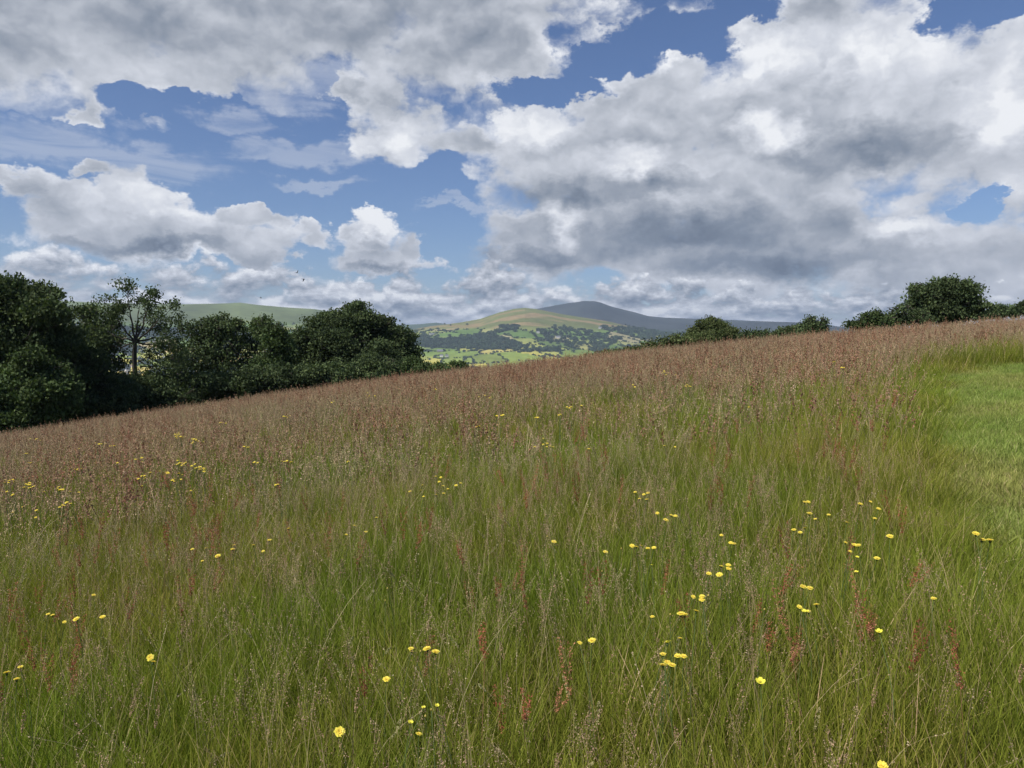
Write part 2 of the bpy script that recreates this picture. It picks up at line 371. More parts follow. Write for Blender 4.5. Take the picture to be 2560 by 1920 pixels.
class Bld:
    """collects quad strips with per-vertex colour"""
    def __init__(s): s.v, s.q, s.c, s.n = [], [], [], 0
    def add(s, v, q, c):
        v = np.asarray(v, float); c = np.asarray(c, float)
        if c.ndim == 1: c = np.repeat(c[None], len(v), 0)
        s.v.append(v); s.q.append(np.asarray(q) + s.n); s.c.append(c); s.n += len(v)
    def strips(s, P, W, side, C):
        """many ribbons: P (n,k,3) centre lines, W (n,k) widths, side (n,3), C (n,k,3) colours"""
        n, k = P.shape[:2]; off = side[:, None, :] * W[:, :, None] * 0.5
        v = np.stack([P - off, P + off], 2).reshape(-1, 3); c = np.repeat(C[:, :, None, :], 2, 2).reshape(-1, 3)
        b = (np.arange(n)[:, None] * k + np.arange(k - 1)[None, :]) * 2
        s.add(v, np.stack([b, b + 1, b + 3, b + 2], -1).reshape(-1, 4), c)
    def flakes(s, P, size, C, stretch=1.6, up=0.3):
        """small diamond leaves, seeds or florets at P"""
        n = len(P); size = np.broadcast_to(size, (n,))[:, None]
        a = rng.normal(size=(n, 3)); a[:, 2] += up; a /= np.linalg.norm(a, axis=1)[:, None]
        b = np.cross(a, rng.normal(size=(n, 3))); b /= np.linalg.norm(b, axis=1)[:, None]
        v = np.stack([P - a * size * stretch * .5, P + b * size * .5, P + a * size * stretch * .5, P - b * size * .5], 1).reshape(-1, 3)
        s.add(v, np.arange(4 * n).reshape(-1, 4), np.repeat(np.broadcast_to(C, (n, 3)), 4, 0))
    def mesh(s, name, mat, smooth_=False):
        return mesh_np(name, np.concatenate(s.v), np.concatenate(s.q), col=np.concatenate(s.c), mat=mat, smooth_=smooth_)
def curve_pts(base, h, az, lean, k, bend=1.8):
    t = np.linspace(0, 1, k)[None, :]
    out = lean[:, None] * t ** bend
    x = base[:, 0:1] + np.cos(az)[:, None] * out; y = base[:, 1:2] + np.sin(az)[:, None] * out
    z = h[:, None] * t * (1 - 0.25 * (lean / np.maximum(h, .01))[:, None] ** 2 * t)
    return np.stack([x, y, z], -1)
GREENS = np.array([(0.142,0.194,0.022),(0.108,0.158,0.018),(0.198,0.240,0.038),(0.160,0.214,0.026),(0.255,0.272,0.072),(0.38,0.33,0.17)])
GP = [.28, .25, .16, .16, .08, .07]
def disc(n, r):
    a = rng.uniform(0, 2 * math.pi, n); q_ = r * np.sqrt(rng.uniform(0, 1, n)); return np.stack([q_ * np.cos(a), q_ * np.sin(a)], 1)
def blades(b, n, rad, h0, h1, w, k=4, lean=(0.04, 0.22), pal=GREENS, p=GP):
    base = disc(n, rad); h = rng.uniform(h0, h1, n); az = rng.uniform(0, 2 * math.pi, n)
    ln = rng.uniform(*lean, n) * np.where(rng.random(n) < 0.12, 1.9, 1)
    P = curve_pts(base, h, az, ln, k)
    t = np.linspace(0, 1, k)[None, :]; W = w * rng.uniform(.7, 1.3, n)[:, None] * (1 - 0.86 * t ** 1.5)
    sa = rng.uniform(0, math.pi, n); side = np.stack([np.cos(sa), np.sin(sa), np.zeros(n)], 1)
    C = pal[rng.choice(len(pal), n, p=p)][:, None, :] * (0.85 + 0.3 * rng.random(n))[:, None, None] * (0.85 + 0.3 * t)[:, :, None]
    b.strips(P, W, side, np.broadcast_to(C, P.shape))
def culm(b, kind, lod, x=0.0, y=0.0, hmul=1.0):
    """a flowering grass stalk or a sorrel spike"""
    az = rng.uniform(0, 2 * math.pi, 1); base = np.array([[x, y]])
    k = 7 if lod == 0 else 4; wm = 1.0 if lod == 0 else 2.2
    if kind == 'bent':                                             # airy pinkish panicle
        h = rng.uniform(.42, .66) * hmul; P = curve_pts(base, np.array([h]), az, np.array([rng.uniform(.03, .2)]), k)
        col = np.array(random.choice([(0.38,0.27,0.175),(0.42,0.32,0.20),(0.34,0.22,0.15),(0.39,0.32,0.185)])); st = np.array((0.27,0.24,0.12))
        L = rng.uniform(.10, .18); n = 90 if lod == 0 else 22; fs = .0022 if lod == 0 else .0064
        t = rng.random(n); r = L * .22 * (1 - t) ** .8 * rng.random(n) ** .5; a = rng.uniform(0, 6.28, n)
        top = P[0, -1]; dirn = P[0, -1] - P[0, -2]; dirn /= np.linalg.norm(dirn)
        F = top + dirn * (t[:, None] - 1) * L + np.stack([r * np.cos(a), r * np.sin(a), np.zeros(n)], 1)
    elif kind == 'fog':                                            # soft spindle of Yorkshire fog
        h = rng.uniform(.38, .6) * hmul; P = curve_pts(base, np.array([h]), az, np.array([rng.uniform(.04, .25)]), k)
        col = np.array(random.choice([(0.38,0.31,0.17),(0.42,0.36,0.20),(0.34,0.24,0.15),(0.34,0.34,0.16)])); st = np.array((0.16,0.19,0.07))
        L = rng.uniform(.05, .09); n = 120 if lod == 0 else 14; fs = .0027 if lod == 0 else .009
        t = rng.random(n); r = .0062 * np.sin(np.pi * np.clip(t, .05, .97)) ** .6; a = rng.uniform(0, 6.28, n)
        top = P[0, -1]; dirn = P[0, -1] - P[0, -2]; dirn /= np.linalg.norm(dirn)
        F = top + dirn * (t[:, None] - .9) * L + np.stack([r * np.cos(a), r * np.sin(a), np.zeros(n)], 1)
    elif kind == 'sorrel':                                         # rusty clusters on a branching stalk
        h = rng.uniform(.42, .74) * hmul; P = curve_pts(base, np.array([h]), az, np.array([rng.uniform(.02, .22)]), k, 1.4)
        col = np.array(random.choice([(0.28,0.10,0.055),(0.34,0.17,0.09),(0.22,0.07,0.04),(0.36,0.23,0.13)])); st = np.array((0.22,0.13,0.07))
        L = rng.uniform(.14, .26); n = 240 if lod == 0 else 22; fs = .0034 if lod == 0 else .012
        nb = rng.integers(2, 5); br = rng.integers(0, nb, n); t = rng.random(n); t = np.floor(t * 9) / 9 + rng.uniform(-.02, .02, n)
        ba = rng.uniform(0, 6.28, nb); bl = rng.uniform(.5, 1, nb); bo = rng.uniform(0.02, .05, nb)
        top = P[0, -1]; dirn = P[0, -1] - P[0, -2]; dirn /= np.linalg.norm(dirn)
        rr = (bo[br] * t * (1.3 - t * .8)); F = top + dirn * ((t * bl[br])[:, None] - .8) * L + np.stack([rr * np.cos(ba[br]), rr * np.sin(ba[br]), np.zeros(n)], 1) + rng.normal(0, .0042, (n, 3))
        if lod: col = col * .5 + np.array((0.30, 0.20, 0.13)) * .5
    else:                                                          # dead straw
        h = rng.uniform(.35, .6) * hmul; P = curve_pts(base, np.array([h]), az, np.array([rng.uniform(.1, .42)]), k, 2.2)
        col = np.array((0.46,0.40,0.25)); st = np.array((0.46,0.39,0.23)); n = 12 if lod == 0 else 3; fs = .003 if lod == 0 else .007
        top = P[0, -1]; dirn = P[0, -1] - P[0, -2]; dirn /= np.linalg.norm(dirn); t = rng.random(n)
        F = top + dirn * (t[:, None] - .8) * .09 + rng.normal(0, .003, (n, 3))
    tt = np.linspace(0, 1, P.shape[1]); sa = rng.uniform(0, 3.14)
    W = (0.0021 * wm * (1 - .55 * tt))[None]
    b.strips(P, W, np.array([[math.cos(sa), math.sin(sa), 0]]), np.broadcast_to(st * rng.uniform(.8, 1.2), P.shape))
    C = col[None] * rng.uniform(.65, 1.35, (len(F), 1))
    b.flakes(F, fs * rng.uniform(.7, 1.4, len(F)), C, 1.8, .6)
m_grass = newmat('grass leaves')
ti = attr('tint', 'INSTANCER', 'Fac'); pn = noise(geo(), 0.55, 4, 0.6, dim='3D')
c_ = attr('col'); dry = V('MULTIPLY', c_, (1.32, 1.02, 1.2)); lush = V('MULTIPLY', c_, (0.95, 1.0, 0.85))
c_ = mixc(smooth(pn, 0.3, 0.7), lush, dry); c2 = V('SCALE', c_, ZERO); S.T.links.new(lin(ti, 0, 1, 0.82, 1.18).s, c2.s.node.inputs[3])
leafy(c2, 0.36, 0.10, 0.6)
m_seed = newmat('seed heads and stalks')
ti = attr('tint', 'INSTANCER', 'Fac'); c_ = attr('col'); pn = noise(geo(), 0.33, 3, 0.6, dim='3D')
c_ = mixc(smooth(pn, 0.35, 0.65), c_, V('MULTIPLY', c_, (1.05, 0.93, 0.95))); c2 = V('SCALE', c_, ZERO); S.T.links.new(lin(ti, 0, 1, 0.8, 1.2).s, c2.s.node.inputs[3])
leafy(c2, 0.25, 0.2, 0.6, (1.1, 1.05, 0.9))
src_leaf = []
for k in range(5):                                                 # 0-4 near leaf tufts
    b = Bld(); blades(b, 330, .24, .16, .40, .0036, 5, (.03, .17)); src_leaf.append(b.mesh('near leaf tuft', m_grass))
for k in range(5):                                                 # 5-9 farther leaf tufts
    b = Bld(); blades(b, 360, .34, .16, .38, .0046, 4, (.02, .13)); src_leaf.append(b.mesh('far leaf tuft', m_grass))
src_culm = []
MIX = [['bent'] * 6, ['bent'] * 4 + ['straw'] * 2, ['fog'] + ['bent'] * 4 + ['straw'], ['sorrel'] * 2 + ['bent'] * 4, ['sorrel'] * 5 + ['bent'], ['straw', 'straw', 'bent', 'fog', 'bent', 'bent']]
for lod in (0, 1):                                                 # 0-5 near, 6-11 far
    for mx in MIX:
        b = Bld()
        for kd in mx * (1 if lod == 0 else 2):
            p = disc(1, .20 if lod == 0 else .30)[0]; culm(b, kd, lod, p[0], p[1])
        src_culm.append(b.mesh('seed head tuft', m_seed))
src_short = []
SHORT = np.array([(0.225,0.295,0.072),(0.19,0.26,0.062),(0.28,0.335,0.10),(0.36,0.36,0.17)])
for k in range(4):
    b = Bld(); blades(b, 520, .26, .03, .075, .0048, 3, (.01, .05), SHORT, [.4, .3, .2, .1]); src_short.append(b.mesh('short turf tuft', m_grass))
# the mown path on the right, given by where its outline meets the ground
PATH = [unproject(x, y, h)[:2] for x, y, h in [(2700,893,.05),(2560,905,.05),(2450,915,.05),(2350,935,.05),(2305,965,.1),(2295,1010,.2),(2312,1080,.25),(2372,1160,.3),(2430,1240,.3),(2510,1340,.3),(2600,1450,.3)]]
PATH = np.array(PATH + [(PATH[-1][0] + 6, PATH[-1][1] + 1), (PATH[0][0] + 12, PATH[0][1] - 4)])
def path_dist(x, y):
    """signed distance to the path's edge: positive inside the mown strip"""
    p = np.stack([x, y], -1); n = len(PATH); d = np.full(x.shape, 1e9); ins = np.zeros(x.shape, bool)
    for k in range(n):
        a, b = PATH[k], PATH[(k + 1) % n]; ab = b - a; t = np.clip(((p - a) @ ab) / (ab @ ab), 0, 1)
        d = np.minimum(d, np.linalg.norm(p - a - t[..., None] * ab, axis=-1))
        c = ((a[1] > y) != (b[1] > y)) & (x < (b[0] - a[0]) * (y - a[1]) / (b[1] - a[1] + 1e-12) + a[0]); ins ^= c
    return np.where(ins, d, -d) + 0.35 * (fbm(x * 1.3, y * 1.3, 88, 3) - 0.5)
def wedge(step, r0, r1, half=0.78, xmin=-2.5):
    g = np.arange(-r1, r1, step); X_, Y_ = np.meshgrid(g, np.arange(0, r1, step)); x = X_.ravel() + rng.uniform(-.5, .5, X_.size) * step; y = Y_.ravel() + rng.uniform(-.5, .5, X_.size) * step
    r = np.hypot(x, y); a = np.abs(np.arctan2(x, y)); k = (r >= r0) & (r < r1) & ((a < half) | ((r < 3) & (y > 0.1)))
    return x[k], y[k]
P_, R_, S_, I_, T_ = [], [], [], [], []
def put(x, y, sc_, idx, tint, lists, zoff=0.0):
    z = near_h(x, y) + zoff
    lists[0].append(np.stack([x, y, z], 1)); lists[1].append(rng.uniform(0, 6.28, len(x))); lists[2].append(sc_); lists[3].append(idx); lists[4].append(tint)
def tall(x, y):
    """how tall the grass grows here (0 on the mown path)"""
    d = path_dist(x, y); return sstep(-d, -0.2, 0.5)
leaf_l = [[], [], [], [], []]; culm_l = [[], [], [], [], []]; short_l = [[], [], [], [], []]
for step, r0, r1, lo in ((.21, .55, 7.0, 0), (.31, 7.0, 24.0, 5), (.42, 24.0, 62.0, 5)):
    x, y = wedge(step, r0, r1); th = tall(x, y); k = th > 0.02; x, y, th = x[k], y[k], th[k]; n = len(x)
    hm = (.75 + .5 * fbm(x * .5, y * .5, 3, 3)) * (0.3 + 0.7 * th); wmul = 1 if lo == 0 else 1.25 if step < .4 else 1.9
    put(x, y, np.stack([rng.uniform(.9, 1.2, n) * wmul, rng.uniform(.9, 1.2, n) * wmul, hm * rng.uniform(.85, 1.15, n)], 1), rng.integers(lo, lo + 5, n), rng.random(n), leaf_l)
for step, r0, r1, lo, dens in ((.165, .7, 6.5, 0, .95), (.215, 6.5, 22.0, 6, 1.0), (.28, 22.0, 50.0, 6, 1.0)):
    x, y = wedge(step, r0, r1); th = tall(x, y); red = fbm(x * .23 + 3, y * .16, 12, 3); r = np.hypot(x, y)
    gp = sstep(fbm(x * .35, y * .35, 15, 3), .52, .66)             # greener patches with few heads
    k = rng.random(len(x)) < dens * np.where(lo == 0, .42 + .55 * sstep(r, 1.5, 6.5), .52 + .48 * sstep(r, 6.5, 14)) * (1 - .35 * gp * (r < 14)) * sstep(th, .45, 1.0); x, y, th, red = x[k], y[k], th[k], red[k]; n = len(x)
    w = np.stack([np.full(n, 1.5), np.full(n, .55), np.full(n, .8), .35 + .8 * sstep(red, .42, .6), .12 + .9 * sstep(red, .48, .64) * (1 if lo == 0 else .5), np.full(n, .75)], 1)
    w = np.cumsum(w / w.sum(1)[:, None], 1); pick = (rng.random(n)[:, None] > w).sum(1)
    put(x, y, np.stack([np.full(n, 1.0), np.full(n, 1.0), rng.uniform(.78, 1.12, n) * (.6 + .4 * th)], 1), pick + lo, rng.random(n), culm_l)
x, y = wedge(.22, 3, 34.0); d = path_dist(x, y); k = d > -0.5; x, y, d = x[k], y[k], d[k]; n = len(x)
put(x, y, np.stack([rng.uniform(.9, 1.2, n)] * 2 + [rng.uniform(.7, 1.3, n) * (1 + 1.5 * sstep(-d, -.3, .6))], 1), rng.integers(0, 4, n), rng.random(n), short_l)
def done(l): return [np.concatenate(a) for a in l]
p, r, s, i, t = done(leaf_l); scatter('meadow_grass', p, r, s, i, t, src_leaf, 'dense green leaves of uncut meadow grass', 'grass')
p, r, s, i, t = done(culm_l); scatter('seeding_grass', p, r, s, i, t, src_culm, 'brown and rusty red seed heads of grass and sorrel above the meadow', 'grass')
p, r, s, i, t = done(short_l); scatter('short_turf', p, r, s, i, t, src_short, 'bright green short mown grass of the path', 'grass')
print('COUNTS', len(leaf_l[0][0]), sum(map(len, leaf_l[3])), sum(map(len, culm_l[3])), sum(map(len, short_l[3])))
# ------------------------------------------------------------------ trees and bushes by the meadow
def leafmat(name, bright=1.0, trans=0.22):
    m = newmat(name); c_ = attr('col'); pn = noise(geo(), 0.45, 5, 0.7, dim='3D')
    c2 = V('SCALE', c_, ZERO); S.T.links.new(lin(pn, 0.32, 0.68, 0.6 * bright, 1.5 * bright).s, c2.s.node.inputs[3])
    leafy(c2, trans, 0.08, 0.7, (1.1, 1.2, 0.6)); return m
m_leaf = leafmat('tree leaves')
m_bark = solid('bark', (0.055, 0.048, 0.038), 0.9, 0.35, 6.0)
def tube(b, P, R, col=(0.05, 0.045, 0.035), sides=6):
    P = np.asarray(P, float); n = len(P); R = np.asarray(R, float)
    T = np.gradient(P, axis=0); T /= np.linalg.norm(T, axis=1)[:, None] + 1e-9
    ref = np.array([1.0, 0.13, 0.07]); s_ = np.cross(T, ref); s_ /= np.linalg.norm(s_, axis=1)[:, None] + 1e-9; u = np.cross(T, s_)
    a = np.linspace(0, 2 * math.pi, sides, endpoint=False)
    v = P[:, None] + R[:, None, None] * (s_[:, None] * np.cos(a)[None, :, None] + u[:, None] * np.sin(a)[None, :, None])
    i = np.arange(n - 1)[:, None] * sides; j = np.arange(sides)[None]; j2 = (j + 1) % sides
    b.add(v.reshape(-1, 3), np.stack([i + j, i + j2, i + sides + j2, i + sides + j], -1).reshape(-1, 4), col)
def limb(b, p0, p1, r0, r1, wob=0.12, k=7, sides=6, sag=0.0):
    p0, p1 = np.asarray(p0, float), np.asarray(p1, float); L = np.linalg.norm(p1 - p0); t = np.linspace(0, 1, k)[:, None]
    w = rng.normal(0, wob * L * .25, (k, 3)); w[0] = 0; w[-1] = 0
    P = p0 + (p1 - p0) * t + w * np.sin(t * math.pi); P[:, 2] += sag * L * np.sin(t[:, 0] * math.pi)
    tube(b, P, r0 + (r1 - r0) * t[:, 0] ** .8, sides=sides); return P
def crown(b, C, Rr, n, size, cols, bump=0.28, fill=0.35, twig=6, flat=0.55):
    """leaves on twigs spread over and through one lobe of a crown"""
    C = np.asarray(C, float); Rr = np.asarray(Rr, float); rm = float(np.prod(Rr)) ** (1 / 3)
    m = int(np.clip(10 + 26 * fill + rm * 5, 12, 46)); d0 = rng.normal(size=(m, 3)); d0 /= np.linalg.norm(d0, axis=1)[:, None]
    sc0 = C + d0 * Rr * rng.uniform(.42, .84, (m, 1)); sr0 = rng.uniform(.16, .40, m) * rm
    nt_ = max(6, n // twig)
    d = rng.normal(size=(nt_, 3)); d /= np.linalg.norm(d, axis=1)[:, None]
    rad = np.where(rng.random(nt_) < fill, rng.uniform(.25, .85, nt_), rng.uniform(.82, 1.04, nt_))
    q = d * 2.3 + C[None] * .37
    bmp = 1 + bump * 2 * (vnoise(q[:, 0] * 1.3 + q[:, 2] * 1.7, q[:, 1] * 1.3 - q[:, 2] * .9, 5) - .5) + bump * .9 * (vnoise(q[:, 0] * 3.9 + q[:, 2] * 3.1, q[:, 1] * 3.9, 9) - .5)
    P = C + d * (rad * bmp)[:, None] * Rr * .86
    w_ = sr0 ** 2; own = rng.choice(m, nt_, p=w_ / w_.sum()); sub_ = rng.random(nt_) < .88
    P2 = sc0[own] + d * (sr0[own] * rng.uniform(.6, 1.08, nt_))[:, None] * np.array([1.15, 1.15, .8]); P = np.where(sub_[:, None], P2, P)
    ts = rng.uniform(.5, 1.5, nt_) * size * 1.5
    Q = np.repeat(P, twig, 0) + rng.normal(0, 1, (nt_ * twig, 3)) * np.repeat(ts, twig)[:, None] * np.array([1, 1, flat])
    tone = np.repeat(rng.uniform(.7, 1.3, nt_), twig) * rng.uniform(.8, 1.2, nt_ * twig)
    base = np.asarray(cols)[rng.integers(0, len(cols), nt_)]
    b.flakes(Q, size * rng.uniform(.7, 1.35, len(Q)), np.repeat(base, twig, 0) * tone[:, None], 1.5, .9)
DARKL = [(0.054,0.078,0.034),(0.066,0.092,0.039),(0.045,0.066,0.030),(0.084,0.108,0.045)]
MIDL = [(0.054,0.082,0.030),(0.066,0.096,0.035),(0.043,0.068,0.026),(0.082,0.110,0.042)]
OLIVE = [(0.070,0.092,0.032),(0.085,0.105,0.040),(0.056,0.078,0.028),(0.10,0.115,0.048)]
def at_px(x, y, D):
    """world point that the photo shows at (x, y), D metres away over the ground"""
    d = ray(x, y); k = D / math.hypot(d[0], d[1]); return np.array([d[0] * k, d[1] * k, EYE + d[2] * k])
def tree(name, label, D, base_x, lobes, cols, leaf=0.105, dens=1.15, trunks=1, cat='tree', group=None, tr=0.16, fill=0.35, bump=0.28, bare=0):
    """lobes: (photo x, photo y, half width px, half height px, depth offset m, density)"""
    b0 = at_px(base_x, 850, D); bz = gz(b0[0], b0[1]); base = np.array([b0[0], b0[1], bz])
    root = link(name, None, loc=tuple(base), label=label, category=cat)
    if group: root['group'] = group
    bl, bt = Bld(), Bld(); Cs = []
    for (x, y, w, h, dz, dn) in lobes:
        DD = D + dz; C = at_px(x, y, DD); s_ = DD / FPX
        Rr = np.array([w * s_, (w + h) * .5 * s_ * .9, h * s_]); area = 4 * math.pi * (Rr[0] * Rr[1] * Rr[2]) ** (2 / 3)
        n = int(area / (leaf * leaf * .75) * 2.1 * dn * dens); Cs.append((C, Rr))
        crown(bl, C - base, Rr, n, leaf, cols, bump, fill)
    ctr = np.mean([c for c, _ in Cs], 0)
    for k in range(trunks):
        off = np.array([rng.normal(0, .35), rng.normal(0, .35), 0]) * (trunks > 1)
        fork = base + (ctr - base) * np.array([.45, .45, .42]) + off * 2
        limb(bt, off - np.array([0, 0, .4]), fork - base, tr, tr * .75, .10, 8)
        for j, (C, Rr) in enumerate(Cs):
            if j % trunks != k: continue
            P = limb(bt, fork - base, C - base, tr * .6, tr * .22, .18, 7)
            for _ in range(9 + bare):
                d = rng.normal(size=3); d[2] = abs(d[2]) * .8; d /= np.linalg.norm(d)
                s0 = P[rng.integers(3, 7)]; e = C - base + d * Rr * rng.uniform(.6, .9)
                P2 = limb(bt, s0, e, tr * .2, .012, .2, 6, 4)
                for _ in range(2 + bare):
                    s1 = P2[rng.integers(2, 6)]; limb(bt, s1, s1 + np.clip(rng.normal(size=3), -1.2, 1.2) * Rr * .2 + d * Rr * .1, .022, .006, .15, 5, 3)
    link('crown', bl.mesh('crown', m_leaf), parent=root)
    tm = bt.mesh('trunk', m_bark); link('trunk', tm, parent=root)
    return root
T = tree
# left belt, front to back
T('ash_tree', 'tallest dark leafy tree filling the left edge of the meadow', 46, 20,
  [(-60,825,130,110,0,1),(20,790,105,90,1,1),(112,820,80,95,-1,1),(120,735,34,20,0,.7),(30,705,30,18,0,.6),(-30,930,120,110,2,1),(70,930,110,90,0,1),(150,900,60,80,2,.9),(-120,960,120,150,1,1),(20,1040,110,80,2,1)], DARKL, trunks=2, tr=.28)
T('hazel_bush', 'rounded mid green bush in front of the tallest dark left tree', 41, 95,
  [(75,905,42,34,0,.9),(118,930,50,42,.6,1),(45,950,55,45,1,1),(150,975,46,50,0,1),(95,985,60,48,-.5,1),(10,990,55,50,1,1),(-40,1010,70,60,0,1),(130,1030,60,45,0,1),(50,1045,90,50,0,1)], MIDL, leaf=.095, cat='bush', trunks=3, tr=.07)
T('oak_tree', 'dark tree with twiggy top between the tallest left tree and the sparse ash', 52, 235,
  [(225,780,40,22,0,.5),(250,815,45,30,0,.35),(280,800,26,26,2,.28),(215,870,60,55,0,.8),(275,880,45,55,1,.3)], DARKL, tr=.15, fill=.5, bare=3)
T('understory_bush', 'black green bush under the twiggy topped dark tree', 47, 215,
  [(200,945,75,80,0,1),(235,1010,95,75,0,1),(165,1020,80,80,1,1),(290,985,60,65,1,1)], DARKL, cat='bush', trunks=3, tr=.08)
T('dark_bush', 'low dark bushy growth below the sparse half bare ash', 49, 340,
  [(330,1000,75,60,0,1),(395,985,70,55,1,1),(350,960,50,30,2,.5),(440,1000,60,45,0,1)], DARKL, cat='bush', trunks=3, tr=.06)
T('loose_tree', 'broad loose tree with see through crown right of the sparse ash', 56, 530,
  [(505,835,60,42,0,.32),(560,820,52,36,1,.42),(480,900,55,52,0,.26),(560,890,75,60,0,.34),(610,850,40,45,2,.3),(640,900,45,60,1,.3),(430,930,50,40,1,.22),(590,812,26,16,1,.5),(530,808,24,15,0,.5)], DARKL, tr=.2, fill=.5, bare=3, trunks=2)
T('young_tree', 'upright green topped tree tucked between the loose tree and the domed tree', 54, 672,
  [(680,835,38,40,0,.8),(655,815,26,28,1,.7),(700,880,38,50,0,.8),(665,930,55,50,0,.9)], MIDL, tr=.12, bare=1)
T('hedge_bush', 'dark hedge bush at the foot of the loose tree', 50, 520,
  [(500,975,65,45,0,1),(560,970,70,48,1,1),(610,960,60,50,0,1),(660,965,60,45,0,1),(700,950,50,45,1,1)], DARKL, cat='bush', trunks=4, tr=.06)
T('sycamore_tree', 'large domed dense dark tree, the rightmost big tree of the left belt', 60, 880,
  [(890,805,70,50,0,1),(830,815,55,45,1,1),(780,840,52,50,0,1),(750,890,45,60,1,.9),(845,880,95,70,-1,1),(945,835,55,50,1,1),(990,860,48,45,0,1),(1010,900,50,45,0,1),(930,900,90,55,-2,1),(890,765,30,14,0,.6),(975,805,18,14,0,.25)], DARKL, trunks=3, tr=.24, bump=.22)
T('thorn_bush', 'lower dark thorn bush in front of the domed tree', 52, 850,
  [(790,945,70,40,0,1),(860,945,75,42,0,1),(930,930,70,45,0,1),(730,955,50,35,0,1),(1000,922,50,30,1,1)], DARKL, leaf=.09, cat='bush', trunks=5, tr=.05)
T('hedge_end_bush', 'low clipped looking bush ending the left belt beside the valley view', 48, 1110,
  [(1060,925,36,22,0,1),(1105,925,34,20,0,1),(1148,922,24,22,0,.8),(1030,915,30,26,1,1)], MIDL, leaf=.08, cat='bush', trunks=4, tr=.04)
# right hedge line
T('low_hedge_bush', 'lowest olive bush at the left end of the right hand hedge', 46, 1500,
  [(1485,895,24,14,0,1),(1520,888,30,15,0,1),(1560,882,30,14,0,1),(1595,880,22,16,0,1)], OLIVE, leaf=.075, cat='bush', trunks=5, tr=.03)
T('small_hedge_tree', 'small round hedge bush standing just left of the domed willow', 48, 1640,
  [(1625,868,24,20,0,.9),(1665,860,26,22,0,.9),(1695,850,16,20,0,.8),(1700,865,24,22,0,1)], OLIVE, leaf=.08, cat='bush', trunks=3, tr=.04)
T('willow_tree', 'olive green domed tree in the middle of the right hand hedge', 55, 1785,
  [(1780,822,48,36,0,1.1),(1745,838,32,28,0,1),(1825,838,34,30,0,1),(1785,850,76,30,-1,1.1),(1730,865,34,24,-1,1),(1840,862,34,24,0,1)], OLIVE, leaf=.07, trunks=3, tr=.12, bump=.2)
T('hedge_row_bush', 'dark even hedge running right from the olive domed tree', 52, 1900,
  [(1880,846,30,24,0,1),(1915,846,30,22,0,1),(1950,842,28,24,0,1),(1980,835,22,28,0,.9)], DARKL, leaf=.08, cat='bush', trunks=4, tr=.04)
T('spiky_thorn_tree', 'small spiky thorn tree ending the middle hedge before the gap', 50, 2030,
  [(2030,815,26,24,0,.7),(2010,830,26,28,0,.9),(2050,828,22,28,0,.8),(2025,800,10,14,0,.3),(2060,800,8,14,0,.25)], DARKL, leaf=.075, cat='bush', trunks=3, tr=.05, fill=.5, bare=2)
T('hawthorn_bush', 'loose feathery hawthorn left of the big dark skyline tree', 42, 2170,
  [(2180,800,38,24,0,.8),(2150,812,32,18,0,.75),(2205,808,34,24,0,.75),(2190,785,16,12,0,.3)], MIDL, leaf=.07, cat='bush', trunks=4, tr=.05, fill=.5, bare=2)
T('elder_bush', 'thin see through bush touching the left side of the big skyline tree', 45, 2262,
  [(2250,785,30,26,0,.45),(2280,795,32,22,0,.45),(2240,805,28,18,0,.5),(2300,800,26,24,0,.6)], DARKL, leaf=.07, cat='bush', trunks=4, tr=.05, fill=.5, bare=4)
T('field_maple', 'biggest dark spreading tree alone on the right skyline', 48, 2370,
  [(2360,745,56,42,0,1.05),(2320,748,42,36,0,1),(2400,730,46,34,0,.9),(2300,725,24,20,0,.6),(2360,712,34,18,0,.7),(2420,765,38,30,0,.8),(2285,760,26,22,0,.5),(2448,765,26,18,0,.4),(2370,785,72,24,0,1),(2462,770,14,10,0,.3)], DARKL, leaf=.09, trunks=2, tr=.16, bump=.36, bare=2)
T('far_hedge_tree', 'pale distant rounded trees past the right of the biggest skyline tree', 95, 2510,
  [(2500,775,28,14,0,1),(2535,778,26,12,0,1),(2480,785,30,10,0,1),(2450,790,24,8,0,1)], DARKL, leaf=.15, trunks=3, tr=.1)
T('edge_tree', 'dark distant tree cut by the right edge of the view', 90, 2600,
  [(2560,770,22,16,0,1),(2600,770,40,22,0,1),(2650,770,40,30,0,1)], DARKL, leaf=.15, trunks=2, tr=.12)
